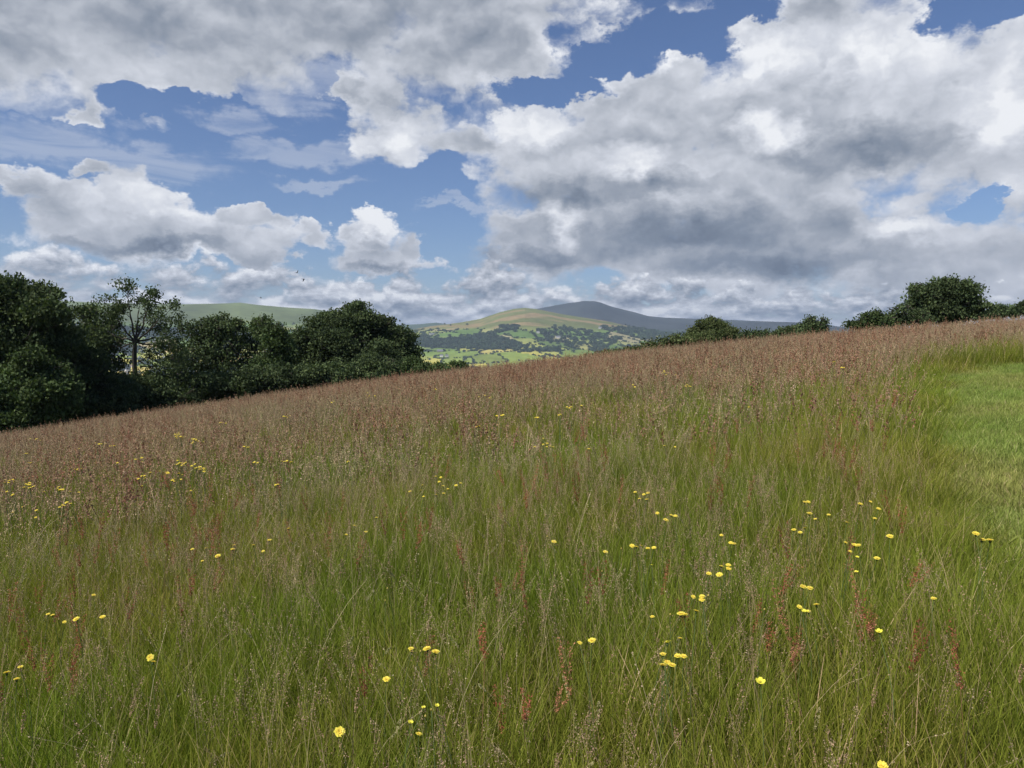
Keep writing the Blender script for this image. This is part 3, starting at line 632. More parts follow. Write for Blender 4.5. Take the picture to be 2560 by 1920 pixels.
# the half bare ash, branch by branch
def sparse_ash():
    D = 50; b0 = at_px(348, 850, D); base = np.array([b0[0], b0[1], gz(b0[0], b0[1])]); s_ = D / FPX
    root = link('sparse_ash_tree', None, loc=tuple(base), label='tall half bare ash with thin leaves standing above the left belt', category='tree')
    bt, bl = Bld(), Bld()
    def w(x, y, dd=0.0): return at_px(x, y, D + dd) - base
    P0 = limb(bt, np.array([0, 0, -.3]), w(336, 885), .17, .13, .05, 8); P1 = limb(bt, w(336, 885), w(338, 845), .13, .10, .05, 4)
    ends = []
    def grow(p, d, L, r, lev):
        e = p + d * L; Pt = limb(bt, p, e, r, r * .55, .16, 5, 5 if lev < 2 else 3)
        if lev >= 4: ends.append((e, d)); return
        for k in range(3 if lev < 3 else 4):
            nd = d + rng.normal(0, .5, 3) + np.array([0, 0, .05]); nd /= np.linalg.norm(nd)
            src = e if k < 2 else Pt[rng.integers(2, 5)]
            grow(src, nd, L * rng.uniform(.62, .85), r * .56, lev + 1)
    for (x, y, dd, L) in ((305, 815, 0, .85), (345, 800, .6, .8), (385, 815, -.5, .8), (325, 785, .3, .8), (410, 845, .8, .7), (290, 842, .4, .7), (375, 862, -.4, .7), (305, 868, .3, .6), (365, 785, 0, .7)):
        t = w(x, y, dd); P = limb(bt, w(338, 855), t, .065, .038, .12, 6)
        d = (t - w(338, 870)); d /= np.linalg.norm(d); d[2] += .05; d /= np.linalg.norm(d)
        grow(P[-1], d, .88 * L, .036, 1); grow(P[3], d + rng.normal(0, .3, 3), .7 * L, .026, 1)
    for e, d in ends:
        n = rng.integers(5, 24) if rng.random() < .72 else 0
        if n: bl.flakes(e + rng.normal(0, .14, (n, 3)), .09 * rng.uniform(.7, 1.3, n), np.array(DARKL)[rng.integers(0, 4, n)], 1.5, .8)
    for (x0, y0, x1, y1) in ((345,905,405,880),(350,915,420,920),(405,880,440,905),(405,880,430,850),(420,920,450,900),(345,900,390,930)):
        P = limb(bt, w(x0, y0), w(x1, y1), .05, .02, .2, 7, 4)
        for _ in range(7):
            s0 = P[rng.integers(2, 7)]; e = s0 + rng.normal(0, .5, 3) + (0, 0, .3); limb(bt, s0, e, .015, .005, .2, 4, 3)
            n = 50; bl.flakes(e + rng.normal(0, .25, (n, 3)), .09, np.array(DARKL)[rng.integers(0, 4, n)], 1.5, .8)
    link('crown', bl.mesh('crown', m_leaf), parent=root); link('trunk', bt.mesh('trunk', m_bark), parent=root)
sparse_ash()
print('LEAVES', sum(len(m.polygons) for m in bpy.data.meshes if m.name.startswith('crown')))
# ------------------------------------------------------------------ the far side of the valley
m_wood = newmat('far woodland leaves'); ti = attr('tint', 'INSTANCER', 'Fac'); c2 = V('SCALE', attr('col'), ZERO)
S.T.links.new(lin(ti, 0, 1, .6, 1.5).s, c2.s.node.inputs[3]); leafy(c2, .1, .15, .7)
m_lone = newmat('field tree leaves'); oi = S.T.nodes.new('ShaderNodeObjectInfo'); c2 = V('SCALE', attr('col'), ZERO)
S.T.links.new(lin(S(oi.outputs['Random']), 0, 1, .7, 1.4).s, c2.s.node.inputs[3]); leafy(c2, .1, .15, .7)
def blobtree(seed, col=(0.050, 0.076, 0.038), n=260, mat=None):
    r = np.random.default_rng(seed); b = Bld(); L = r.integers(4, 8)
    for k in range(L):
        c = np.array([r.normal(0, .32), r.normal(0, .32), r.uniform(.35, .75)]); rr = r.uniform(.28, .5)
        d = r.normal(size=(n // L, 3)); d /= np.linalg.norm(d, axis=1)[:, None]; P = c + d * rr * r.uniform(.8, 1.08, (n // L, 1)) * np.array([1, 1, .85])
        b.flakes(P, .20, np.array(col) * r.uniform(.6, 1.5, (len(P), 1)), 1.3, .8)
    return b.mesh('far tree', mat or m_wood)
far_src = [blobtree(100 + k) for k in range(6)]
def inpoly(x, y, poly):
    ins = np.zeros(x.shape, bool); n = len(poly)
    for k in range(n):
        (ax, ay), (bx, by) = poly[k], poly[(k + 1) % n]
        ins ^= ((ay > y) != (by > y)) & (x < (bx - ax) * (y - ay) / (by - ay + 1e-9) + ax)
    return ins
def cand(n, r0, r1, half=.62):
    a = rng.uniform(-half, half, n); r = np.sqrt(rng.uniform(r0 * r0, r1 * r1, n)); x, y = r * np.sin(a), r * np.cos(a)
    z, idx = height(x, y); px, py = project(x, y, z); return x, y, z, idx, px, py, r
pts, scl = [], []
# hedgerows follow the field edges
x, y, z, idx, px, py, r = cand(560000, 1500, 5400); bi, bj, e = field_at(x, y)
hk = hash2(bi, bj, 91); k = (e < 4.6) & (rng.random(len(x)) < .35 + .6 * hk) & (idx < 3) & (z < np.where(idx == 0, 85, 62)) & (r > 1300)
pts.append(np.stack([x, y, z], 1)[k]); nk = k.sum(); big = rng.random(nk) < .16
scl.append(np.where(big, rng.uniform(7, 12, nk), rng.uniform(4.2, 7, nk)))
# woods: by noise on the slopes, and the long belt across the valley floor
x, y, z, idx, px, py, r = cand(170000, 1500, 7600); wn = fbm(x / 330, y / 330, 120, 4); bi, bj, e = field_at(x, y)
belt = inpoly(px, py, [(1030,862),(1060,850),(1150,846),(1240,838),(1290,856),(1330,872),(1400,868),(1400,880),(1320,880),(1250,876),(1150,872),(1060,868)])
east = inpoly(px, py, [(1320,826),(1400,815),(1480,825),(1560,846),(1500,880),(1420,870),(1340,850)])
up = inpoly(px, py, [(1230,796),(1270,797),(1300,815),(1290,830),(1250,820)])
mid = inpoly(px, py, [(1440,800),(1620,803),(1900,815),(1900,850),(1600,850)])
prob = np.where(belt, 1.0, np.where(east, .26, np.where(up, .9, np.where(mid, .30, 0)))) + .8 * (wn > .65) * (z < 60) + .30 * ((wn > .61) & (z < 30) & (px > 1000)) + .5 * ((px < 1000) & (wn > .50) & (z < 45)) + .015 * (z < 40)
prob = prob * ((idx < 2) | (idx == 2) & (z < 75) | ((idx == 3) & (z < 60)))
open_ = inpoly(px, py, [(1040,868),(1250,880),(1420,884),(1420,935),(1000,935)]); prob = np.where(open_, prob * .03, prob)
k = rng.random(len(x)) < prob; pts.append(np.stack([x, y, z], 1)[k]); scl.append(rng.uniform(8, 15, k.sum()))
P = np.concatenate(pts); s_ = np.concatenate(scl); P[:, 2] -= .12 * s_; n = len(P); print('FARTREES', n)
scatter('far_woodland', P, rng.uniform(0, 6.28, n), s_, rng.integers(0, 6, n), rng.random(n), far_src, 'dark hedgerows and woods covering the far valley slopes', 'woodland')
# trees that stand alone in the fields
lone = [blobtree(200 + k, mat=m_lone) for k in range(4)]
x, y, z, idx, px, py, r = cand(6000, 2300, 5200); bi, bj, e = field_at(x, y)
k = np.where((e > 14) & (idx < 3) & (z < 95) & (py < 915) & (px > 60) & (px < 1640) & (py < 960 - .02 * px))[0][:70]
m_trunk2 = solid('field tree bark', (0.05, 0.045, 0.035))
tb = Bld(); tube(tb, [(0, 0, -.3), (0, 0, .1), (0.02, 0, .5)], [.07, .05, .03]); tme = tb.mesh('trunk', m_trunk2)
for j in k:
    left = px[j] < 1000; o = link('field_tree', None, loc=(x[j], y[j], z[j]), category='tree',
        label='small round tree standing alone in the fields of the left far hillside' if left else 'small round tree standing alone in the fields below the green hilltop',
        group='lone trees on the left far hillside' if left else 'lone trees below the green hilltop')
    s1 = rng.uniform(7, 12); o.scale = (s1, s1, s1 * rng.uniform(.8, 1.1)); o.rotation_euler.z = rng.uniform(0, 6)
    link('crown', lone[rng.integers(0, 4)], parent=o); link('trunk', tme, parent=o)
# houses
m_wallw = solid('white render', (0.62, 0.60, 0.56), .8, .08, .5); m_slate = solid('slate roof', (0.16, 0.165, 0.18), .7, .2, .8); m_tile = solid('brown tile roof', (0.20, 0.12, 0.085), .8, .2, .8); m_stone = solid('grey stone wall', (0.30, 0.27, 0.23), .9, .2, .6); m_pane = solid('dark window glass', (0.03, 0.035, 0.045), .2, .1)
def box(b, x0, x1, y0, y1, z0, z1):
    v = [(x0,y0,z0),(x1,y0,z0),(x1,y1,z0),(x0,y1,z0),(x0,y0,z1),(x1,y0,z1),(x1,y1,z1),(x0,y1,z1)]
    b.add(v, [(0,3,2,1),(4,5,6,7),(0,1,5,4),(1,2,6,5),(2,3,7,6),(3,0,4,7)], (1, 1, 1))
def house_meshes(L, W, H, wall, roof, rows=1):
    b = Bld(); v = [(-L,-W,-1),(L,-W,-1),(L,W,-1),(-L,W,-1),(-L,-W,H),(L,-W,H),(L,W,H),(-L,W,H),(-L,0,H+W*.8),(L,0,H+W*.8)]
    b.add(v, [(0,1,5,4),(1,2,6,5),(2,3,7,6),(3,0,4,7),(5,6,9,9),(7,4,8,8)], (1, 1, 1)); wm = b.mesh('wall', wall)
    r = Bld(); e = .4; k = W * .8
    for s in (-1, 1):
        v = [(-L-e, s*(W+e), H-.3), (L+e, s*(W+e), H-.3), (L+e, 0, H+k+.12), (-L-e, 0, H+k+.12)]; v += [(a, b_, c - .25) for a, b_, c in v]
        r.add(v, [(0,1,2,3),(4,7,6,5),(0,4,5,1),(1,5,6,2),(2,6,7,3),(3,7,4,0)], (1, 1, 1))
    rm = r.mesh('roof', roof); c = Bld(); box(c, L - 1.2, L - .4, -.4, .4, H + k * .6, H + k + 1.3); cm = c.mesh('chimney', m_stone)
    return wm, rm, cm, (L, W, H)
wb = Bld(); box(wb, -.6, .6, -.05, .05, -.6, .6); WIN = wb.mesh('window', m_pane)
HM = [house_meshes(6, 3.8, 5.2, m_wallw, m_slate), house_meshes(9, 4, 5, m_wallw, m_slate), house_meshes(5, 3.6, 4.8, m_wallw, m_tile), house_meshes(11, 6, 4, m_stone, m_slate)]
def house(k, loc, rz, label, group=None, s=1.0):
    o = link('house', None, loc=loc, label=label, category='house'); o.rotation_euler.z = rz; o.scale = (s, s, s)
    if group: o['group'] = group
    wm, rm, cm, win = HM[k]; link('wall', wm, parent=o); rf = link('roof', rm, parent=o); link('chimney', cm, parent=rf); L, W, H = win
    for xx in np.linspace(-L * .65, L * .65, 3) if not group else ():
        for zz in (H * .28, H * .74):
            for sd_ in (-1, 1): link('window', WIN, parent=o, loc=(xx, sd_ * W, zz))
def hit_far(px, py, r0=1000, r1=9000):
    d = np.array(ray(px, py)); d /= math.hypot(d[0], d[1]); t = np.arange(r0, r1, 4.0)
    h, _ = height(d[0] * t, d[1] * t); f = EYE + d[2] * t - h; k = int(np.argmax(f < 0)) if (f < 0).any() else int(np.argmin(f)); return d[0] * t[k], d[1] * t[k], float(h[k])
FARM = [(1104,892,0,'left of two white farmhouses in the bright valley fields',1.15),(1117,892,0,'right of two white farmhouses in the bright valley fields',1.15),(1100,880,3,'grey stone farm building behind the two white farmhouses',1.2),
        (1040,838,2,'brown roofed house on the hillside just right of the domed tree',1.3),(1080,838,1,'long white house on the hillside left of the long wood',1.3),(1395,845,1,'pale farmhouse by the woods under the green hilltop',1.2),
        (1500,822,0,'white farmhouse on the slope below the highest mountain',1.3),(1345,833,0,'white house among the trees below the green hilltop',1.2)]
for x, y, k, lb, s in FARM:
    p = hit_far(x, y); house(k, p, rng.uniform(-.4, .4), lb, s=s)
rt = np.random.default_rng(11)
for k in range(60):                                               # the town seen through the left trees
    x = rt.uniform(60, 780) if k > 38 else rt.uniform(290, 480); y = rt.uniform(868, 958) if k < 54 else rt.uniform(840, 870)
    p = hit_far(x, y, 900); house(rt.integers(0, 3), p, rt.uniform(-1.2, 1.2), 'small white house of the valley town seen through the left trees', 'houses of the town behind the left trees', 1.0)
# pylon in the bright fields
m_steel = solid('galvanised steel', (0.25, 0.26, 0.27), .6, .1); b = Bld(); Hh = 26
p = hit_far(1227, 922)
for sx, sy in ((-1,-1),(1,-1),(1,1),(-1,1)): limb(b, (sx*2.6, sy*2.6, -1), (sx*.35, sy*.35, Hh), .22, .16, 0, 4, 4)
for k in range(6):
    z0, z1 = k * 4.2, k * 4.2 + 4.2; w0, w1 = 2.6 - 2.25 * z0 / Hh, 2.6 - 2.25 * z1 / Hh
    for s in (-1, 1): limb(b, (-w0, s*w0, z0), (w1, s*w1, z1), .09, .09, 0, 2, 4); limb(b, (w0, s*w0, z0), (-w1, s*w1, z1), .09, .09, 0, 2, 4)
o = link('pylon', None, loc=p, label='thin lattice power pylon in the bright valley fields', category='pylon'); o.rotation_euler.z = .5
link('tower', b.mesh('tower', m_steel), parent=o)
for zz, w_ in ((16, 5), (19.5, 6), (23, 4.5)):
    b = Bld(); limb(b, (-w_, 0, zz), (w_, 0, zz), .16, .16, 0, 3, 4); limb(b, (-w_, 0, zz), (0, 0, zz + 1.4), .1, .1, 0, 2, 4); limb(b, (w_, 0, zz), (0, 0, zz + 1.4), .1, .1, 0, 2, 4); link('crossarm', b.mesh('crossarm', m_steel), parent=o)
# birds
m_bird = solid('black feathers', (0.02, 0.02, 0.024), .6, .2, 20)
def bird(x, y, D, up, roll, label):
    b = Bld(); n = 9; t = np.linspace(0, 1, n); r = .055 * np.sin(np.pi * np.clip(t, .03, .97)) ** .7; r[-3:] *= .7
    tube(b, np.stack([t * .42 - .2, 0 * t, .01 * np.sin(t * 3)], 1), r + .004, sides=8)
    for s in (-1, 1):
        P = [(0.10, 0.02), (0.06, .02), (.13, .18), (-.02, .20), (.08, .34), (-.06, .36), (-.03, .50), (-.07, .50)]
        v = [(a - .02, s * bb, up * bb * (1 - .5 * bb) + .02) for a, bb in P]; v[0] = (.12, 0, 0); v[1] = (-.06, 0, 0); v += [(a, bb, c - .012) for a, bb, c in v]
        b.add(v, [(0,1,3,2),(2,3,5,4),(4,5,7,6),(8,10,11,9),(10,12,13,11),(12,14,15,13),(0,2,10,8),(2,4,12,10),(4,6,14,12),(1,9,11,3),(3,11,13,5),(5,13,15,7),(6,7,15,14)], (1, 1, 1))
    v = [(-.15,-.02,0),(-.15,.02,0),(-.33,.06,0),(-.33,-.06,0)]; b.add(v + [(a, c, z_ - .01) for a, c, z_ in v], [(0,1,2,3),(4,7,6,5),(0,4,5,1),(1,5,6,2),(2,6,7,3),(3,7,4,0)], (1, 1, 1))
    me = b.mesh('bird', m_bird); o = link('bird', me, loc=tuple(at_px(x, y, D)), label=label, category='bird'); o.rotation_euler = (roll, .1, rng.uniform(-.5, .8))
bird(742, 682, 125, .5, .5, 'black bird in the sky, the highest of the three flying'); bird(759, 698, 130, -.5, -.4, 'black bird in the sky, the middle one of the three flying'); bird(652, 745, 150, .3, .2, 'black bird lowest in the sky, left of the other two')
# ------------------------------------------------------------------ yellow flowers
m_petal = newmat('yellow petals'); leafy(attr('col'), .3, .2, .5, (1, .95, .5))
m_stem = newmat('flower stem'); leafy(attr('col'), .15, .25, .5)
YEL = np.array((0.84, 0.74, 0.10))
def hawk_head(seed):
    r = np.random.default_rng(seed); b = Bld()
    for ring, (n, L, lift) in enumerate(((20, .0155, .18), (15, .0125, .45), (10, .008, .9))):
        for k in range(n):
            a = 6.283 * k / n + r.uniform(-.1, .1) + ring * .2; l = L * r.uniform(.85, 1.1); w = .0019 * r.uniform(.8, 1.15); ca, sa = math.cos(a), math.sin(a); u = lift * r.uniform(.7, 1.3)
            P = []
            for t, ww in ((.12, .5), (.55, 1.0), (.93, 1.05), (1.0, .7)):
                rr = l * t * math.cos(u * .7); z = .003 + l * t * math.sin(u) * (1 - .25 * t); P += [(ca*rr - sa*w*ww, sa*rr + ca*w*ww, z), (ca*rr + sa*w*ww, sa*rr - ca*w*ww, z)]
            b.add(P, [(0,1,3,2),(2,3,5,4),(4,5,7,6)], YEL * r.uniform(.85, 1.1) * (1, 1 - .06 * ring, 1))
    return b.mesh('petals', m_petal)
def cup_mesh(L=.010, R=.0048, col=(0.06, 0.09, 0.025)):
    b = Bld(); t = np.linspace(0, 1, 6); tube(b, np.stack([0 * t, 0 * t, -L + t * (L + .002)], 1), R * np.array([.25, .75, .95, .9, .85, .8]), col, 8); return b.mesh('calyx', m_stem)
def butter_head():
    b = Bld()
    for k in range(5):
        a = 6.283 * k / 5; ca, sa = math.cos(a), math.sin(a); P = []
        for t, w, z in ((.08, .1, 0), (.35, .62, .0012), (.7, .8, .0035), (1.0, .45, .0062)):
            rr, ww = .0125 * t, .0075 * w; P += [(ca*rr - sa*ww, sa*rr + ca*ww, z), (ca*rr + sa*ww, sa*rr - ca*ww, z)]
        b.add(P, [(0,1,3,2),(2,3,5,4),(4,5,7,6)], YEL * (1, 1.05, .8))
    q = disc(26, .0028); b.flakes(np.stack([q[:, 0], q[:, 1], np.full(26, .0025)], 1), .0012, YEL * (.9, .8, 1), 1.5, 2); return b.mesh('petals', m_petal)
def bud_mesh():
    b = Bld(); t = np.linspace(0, 1, 6); tube(b, np.stack([0 * t, 0 * t, -.002 + t * .011], 1), .0042 * np.array([.7, 1, 1.05, .95, .7, .2]), (.55, .45, .12), 8); return b.mesh('petals', m_petal)
HAWK = [hawk_head(k) for k in range(5)]; BUTTER = butter_head(); BUD = bud_mesh(); CUP = cup_mesh(); CUPB = cup_mesh(.006, .003)
# (kind, [(x, y, size), ...]) heads on one plant, zoomed photo pixels: L = lower left quarter, R = lower right quarter
Z = 1280 / 2212
def q(side, pts_): return [((1280 if side == 'R' else 0) + a * Z, 960 + c * Z, s) for a, c, s in pts_]
PLANTS = [
 ('h', q('L', [(650,1184,1.25),(662,1204,1.1)])), ('h', q('L', [(1467,1504,1.3)])), ('h', q('L', [(30,1250,1.2),(72,1278,1),(88,1225,.8)])), ('h', q('L', [(405,914,1)])),
 ('h', q('L', [(208,996,.8),(228,1000,.8),(278,1030,.8)])), ('h', q('L', [(331,1018,1.2)])), ('h', q('L', [(443,1009,1.1)])), ('h', q('L', [(1247,626,1)])), ('h', q('L', [(1164,676,1)])),
 ('h', q('L', [(831,716,1),(890,711,.8),(875,766,.8)])), ('h', q('L', [(942,746,1.4)])), ('h', q('L', [(1005,716,1.1),(1012,698,.9)])), ('h', q('L', [(1095,698,1),(1137,724,.9)])),
 ('h', q('L', [(1776,1146,.9),(1777,1158,.8)])), ('h', q('L', [(1845,1148,1.3),(1882,1160,1.2),(1817,1156,.6)])), ('h', q('L', [(1670,1278,1.1)])),
 ('b', q('L', [(1830,1398,.7),(1888,1390,.7),(1864,1408,.6),(1838,1437,.5)])), ('b', q('L', [(1773,1463,.9)])), ('h', q('L', [(1809,1515,.8)])),
 ('h', q('L', [(1627,579,.9),(1581,640,.8)])), ('h', q('L', [(1530,613,.8),(1496,652,.8)])), ('b', q('L', [(1674,884,.6),(1666,936,.5)])),
 ('h', q('L', [(1772,466,1.1),(1818,460,.8),(1830,487,.7)])), ('h', q('L', [(1825,438,.8),(1882,400,.8),(1905,405,1)])), ('h', q('L', [(1898,424,1),(1915,442,1),(1935,455,.9)])), ('h', q('L', [(1884,480,1),(1917,474,.9),(1970,440,1),(1990,430,.9)])),
 ('h', q('L', [(340,470,1.2),(303,466,1)])), ('h', q('L', [(155,578,1),(158,547,1)])), ('h', q('L', [(100,532,1.2),(55,556,1)])), ('h', q('L', [(825,462,.9)])), ('h', q('L', [(612,442,1)])),
 ('h', q('R', [(181,684,1.2),(152,660,.6)])), ('h', q('R', [(532,469,.9),(551,497,.8)])), ('h', q('R', [(570,479,.9),(588,473,1),(583,501,1)])), ('h', q('R', [(628,560,1)])), ('h', q('R', [(664,590,1.2)])), ('h', q('R', [(688,569,1),(706,572,1)])),
 ('h', q('R', [(403,728,1.1)])), ('h', q('R', [(519,702,1.1),(537,706,1),(557,702,1),(472,712,.6)])), ('h', q('R', [(587,712,.9),(613,710,1)])), ('b', q('R', [(603,783,.7),(390,810,.6)])),
 ('h', q('R', [(850,822,1),(897,827,1.2)])), ('h', q('R', [(905,790,.9),(935,785,1),(935,800,1)])), ('h', q('R', [(905,655,.8),(945,688,.9),(960,692,.9)])),
 ('h', q('R', [(783,922,.9)])), ('h', q('R', [(822,921,1),(821,935,1),(848,915,.6)])), ('h', q('R', [(730,996,1.2),(746,1000,1.1)])), ('h', q('R', [(796,984,1)])), ('h', q('R', [(684,997,.6),(607,1008,.8)])),
 ('b', q('R', [(669,1119,1.5)])), ('h', q('R', [(726,1101,.7)])), ('h', q('R', [(652,1170,.9)])), ('h', q('R', [(716,1178,1),(742,1180,1)])), ('h', q('R', [(668,1203,1.1),(652,1218,1.1),(690,1218,1.1)])),
 ('h', q('R', [(346,1111,1.1),(292,1120,.7)])), ('b', q('R', [(1073,1288,1.4)])), ('b', q('R', [(1586,1071,1.1)])), ('h', q('R', [(1822,929,.9)])), ('h', q('R', [(1091,975,.6)])),
 ('h', q('R', [(1257,878,1.1),(1287,885,1.1)])), ('h', q('R', [(1241,966,.9)])), ('b', q('R', [(1262,982,.9),(1280,985,.9)])), ('h', q('R', [(1315,956,1)])),
 ('h', q('R', [(1264,512,1),(1280,512,1)])), ('h', q('R', [(1285,562,1.2),(1310,585,.7)])), ('h', q('R', [(1368,567,.8)])), ('h', q('R', [(1218,632,1),(1245,643,.9),(1265,624,.8)])),
 ('h', q('R', [(1505,521,1.1)])), ('h', q('R', [(1548,510,.8),(1583,541,1)])), ('h', q('R', [(1567,583,.9)])), ('h', q('R', [(1447,600,.9)])), ('h', q('R', [(1441,687,.8),(1480,699,1.2),(1496,699,1),(1461,725,.7)])),
 ('b', q('R', [(1491,749,.8)])), ('b', q('R', [(1487,813,.9)])), ('h', q('R', [(1577,756,1.1)])), ('h', q('R', [(1632,661,1.3)])), ('h', q('R', [(2005,650,1.3),(2030,676,1.3),(2065,678,1.3)])), ('h', q('R', [(1600,1652,1.1)])),
 ('h', q('R', [(705,273,.9)])), ('h', q('R', [(658,268,.9)])), ('h', q('R', [(98,273,1)])), ('h', q('R', [(152,258,1.1),(135,262,.9),(165,270,1),(178,273,.8),(150,272,.8),(135,236,.7)]))]
def spread(cx, cy, w, h, n, s=1.0):
    r = np.random.default_rng(int(cx * 7 + cy)); return [(cx + r.normal(0, w * .5), cy + r.normal(0, h * .5), s * r.uniform(.7, 1.2)) for _ in range(n)]
for side, cx, cy, w, h, n in (('L',775,225,26,10,9),('L',848,246,30,12,10),('L',770,218,20,8,5),('L',440,260,24,6,8),('L',790,345,40,18,9),('L',850,372,45,20,9),('L',760,408,26,20,6),('L',640,400,50,12,5),
    ('L',118,440,30,16,8),('L',40,420,40,14,6),('L',240,455,50,10,6),('L',255,525,50,14,5),('L',30,478,30,10,4),('L',2070,186,16,8,5),('L',2158,138,12,5,4),('L',1236,142,22,5,7),('L',1600,52,26,14,8),('L',1235,337,22,5,4),
    ('L',505,343,16,6,3),('L',125,343,16,5,3),('L',112,300,16,5,4),('L',965,175,26,10,5),('L',150,242,22,8,5),('L',590,328,30,8,4),('L',340,370,30,6,4),('L',1070,272,16,4,3),('L',500,268,20,4,3),('L',1510,333,14,4,3),('L',1190,437,8,6,2),('L',1105,342,10,4,2),
    ('R',300,95,8,5,2),('R',245,103,14,5,3),('R',215,130,22,6,3),('R',340,283,8,4,1),('R',760,12,18,6,5),('R',530,10,18,8,3),('R',1027,103,6,3,1),('R',110,148,14,5,3),('L',330,282,16,5,3),('L',1440,78,24,8,4),('L',1880,30,30,12,6),('L',2100,60,40,10,5),('L',700,385,30,8,4)):
    PLANTS.append(('f', q(side, spread(cx, cy, w, h, n))))
for x, y, w, h, n in ((1665,935,26,8,8),(2085,905,8,4,2),(2105,920,6,3,2)): PLANTS.append(('f', spread(x, y, w, h, n)))
infos = []
for pi, (kd, heads) in enumerate(PLANTS):
    H = []
    for (x, y, s) in heads:
        hh = rng.uniform(.40, .54) + (.10 if kd == 'f' else 0); X_, Y_, Z_, D_ = unproject(x, y, hh, 60); H.append((X_, Y_, Z_, s, x, y, D_))
    if kd != 'f' and len(H) > 1:                                   # heads of one plant stand at one distance
        dm = np.mean([h[6] for h in H]); H2 = []
        for (X_, Y_, Z_, s, x, y, D_) in H:
            p = at_px(x, y, dm + (D_ - dm) * .35); H2.append((p[0], p[1], p[2], s, x, y, D_))
        H = H2
    cx = np.mean([h[0] for h in H]); cy = np.mean([h[1] for h in H]); base = np.array([cx, cy, gz(cx, cy)])
    root = link('buttercup' if kd == 'b' else 'yellow_hawksbeard', None, loc=tuple(base), category='flower', group='yellow flowers in the meadow')
    for (X_, Y_, Z_, s, x, y, D_) in H:
        tip = np.array([X_, Y_, Z_]) - base; foot = np.array([tip[0] * .8 + rng.normal(0, .02), tip[1] * .8 + rng.normal(0, .02), 0]); foot[2] = gz(base[0] + foot[0], base[1] + foot[1]) - base[2]
        b = Bld(); t = np.linspace(0, 1, 7)[:, None]; w = rng.normal(0, .03, 3); w[2] = 0
        tube(b, foot + (tip - foot) * t + w * np.sin(t * math.pi), np.linspace(.0016, .0010, 7) * (1 if D_ < 6 else 1.6), (.11, .15, .05), 5)
        link('stem', b.mesh('stem', m_stem), parent=root)
        small = s < .65; me = (BUD if small else BUTTER) if kd == 'b' else (BUD if small else HAWK[rng.integers(0, 5)])
        fh = link('flower_head', me, parent=root, loc=tuple(tip)); k = (s if not small else 1.0) * (0.74 if kd != 'f' else 0.85)
        fh.scale = (k, k, k); tl = rng.uniform(.05, .42) if not (pi == 0 or abs(s - 1.5) < .01 or pi == 1) else .75
        fh.rotation_euler = (tl if rng.random() < .8 else -tl * .5, rng.uniform(-.25, .25), 0)
        if D_ < 9: link('calyx', CUPB if small else CUP, parent=fh)
    infos.append((root, np.mean([h[4] for h in H]), np.mean([h[5] for h in H]), len(H), kd, max(h[3] for h in H)))
# every plant gets a label of its own: what it looks like and where it stands
ROWS = [(1020, 'just under the meadow skyline'), (1160, 'in reddish upper meadow'), (1310, 'in mid meadow'), (1480, 'in near green meadow'), (1680, 'in foreground grass'), (1e9, 'at the very front')]
COLS = [(330, 'far left'), (640, 'left'), (1040, 'left of centre'), (1440, 'centre'), (1800, 'right of centre'), (2130, 'right'), (1e9, 'far right')]
NUM = {1: 'single yellow flower head', 2: 'two yellow flower heads', 3: 'three yellow flower heads', 4: 'four yellow flower heads'}
def word(i): n = infos[i][3]; return 'one yellow buttercup' if infos[i][4] == 'b' and n == 1 else 'small yellow buttercups' if infos[i][4] == 'b' else NUM.get(n, 'clump of tiny yellow flowers')
keys = {}
for i, (o, x, y, n, kd, s) in enumerate(infos):
    keys.setdefault((word(i), next(t for a, t in ROWS if y < a), next(t for a, t in COLS if x < a)), []).append(i)
ORD = ['leftmost', 'second from left', 'third from left', 'fourth from left', 'fifth from left', 'sixth from left']
for (w_, r_, c_), ids in keys.items():
    ids.sort(key=lambda i: infos[i][1])
    for j, i in enumerate(ids):
        infos[i][0]['label'] = w_ + ' ' + r_ + ', ' + c_ + ('' if len(ids) == 1 else ', ' + (ORD[j] if j < len(ids) - 1 else 'rightmost'))
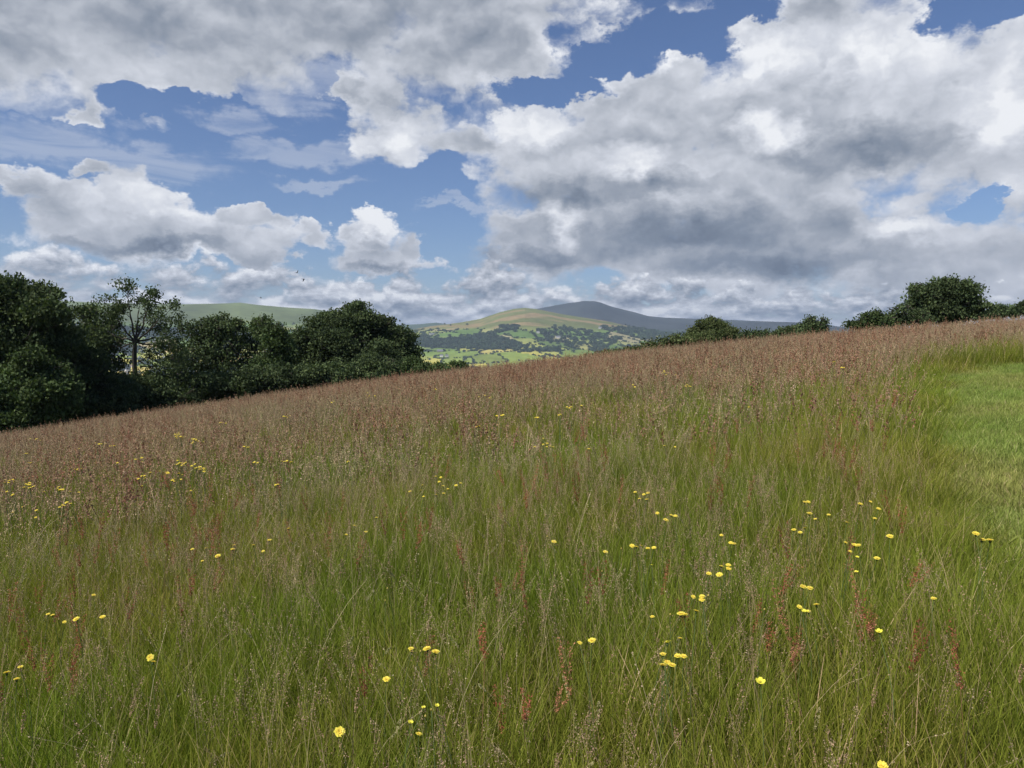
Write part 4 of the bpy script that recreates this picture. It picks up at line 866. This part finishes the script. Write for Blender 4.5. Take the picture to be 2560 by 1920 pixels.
# flat white umbels near the skyline
m_umb = newmat('white umbel'); leafy(attr('col'), .2, .15, .7, (1, 1, 1))
UL = ['pale flat umbel flower on the skyline before the olive domed tree', 'pale umbel just below the one before the olive domed tree', 'pale umbel on the skyline right of the low hedge bush', 'flat white umbel in the upper left meadow', 'lower flat white umbel in the upper left meadow', 'pale umbel on the skyline under the hedge row', 'pale umbel on the skyline below the spiky thorn tree', 'white umbel below the biggest skyline tree']
for (x, y), lb in zip([(1782,863),(1790,869),(1620,872),(482,1051),(477,1058),(1885,857),(2000,852),(2410,812)], UL):
    D_ = 27.0; p = at_px(x, y, D_); g0 = gz(p[0], p[1]); root = link('white_umbel_flower', None, loc=(p[0], p[1], g0), label=lb, category='flower', group='pale umbel flowers')
    tip = np.array([0, 0, p[2] - g0]); b = Bld(); limb(b, (0, 0, 0), tip * .85, .004, .003, .05, 5, 5)
    link('stem', b.mesh('stem', m_stem), parent=root); b = Bld(); c0 = tip * .85
    for _ in range(14):
        a_, r_ = rng.uniform(0, 6.28), .075 * math.sqrt(rng.random()); e = np.array([r_ * math.cos(a_), r_ * math.sin(a_), 0]) + tip
        limb(b, c0, e, .0012, .001, .02, 3, 3); qd = disc(22, .02); b.flakes(e + np.stack([qd[:, 0], qd[:, 1], rng.uniform(0, .008, 22)], 1), .007, np.array((.55, .50, .45)), 1.2, 3)
    link('flower_head', b.mesh('flower_head', m_umb), parent=root)
# ------------------------------------------------------------------ the air
zlo = float(hz.min()) - 1.5; zhi = float(hz.max()) + 30; Rh = 17500.0
b = Bld(); box(b, -Rh, Rh, -Rh, Rh, zlo, zhi)
m_haze = newmat('haze'); pv = S.T.nodes.new('ShaderNodeVolumePrincipled'); pv.inputs['Color'].default_value = (0.66, 0.80, 1.0, 1); pv.inputs['Density'].default_value = 7.5e-5; pv.inputs['Anisotropy'].default_value = 0.2
o_ = S.T.nodes.new('ShaderNodeOutputMaterial'); S.T.links.new(pv.outputs[0], o_.inputs['Volume'])
link('haze', b.mesh('haze', m_haze), kind='stuff', label='thin pale blue air between the meadow and the far hills', category='haze')
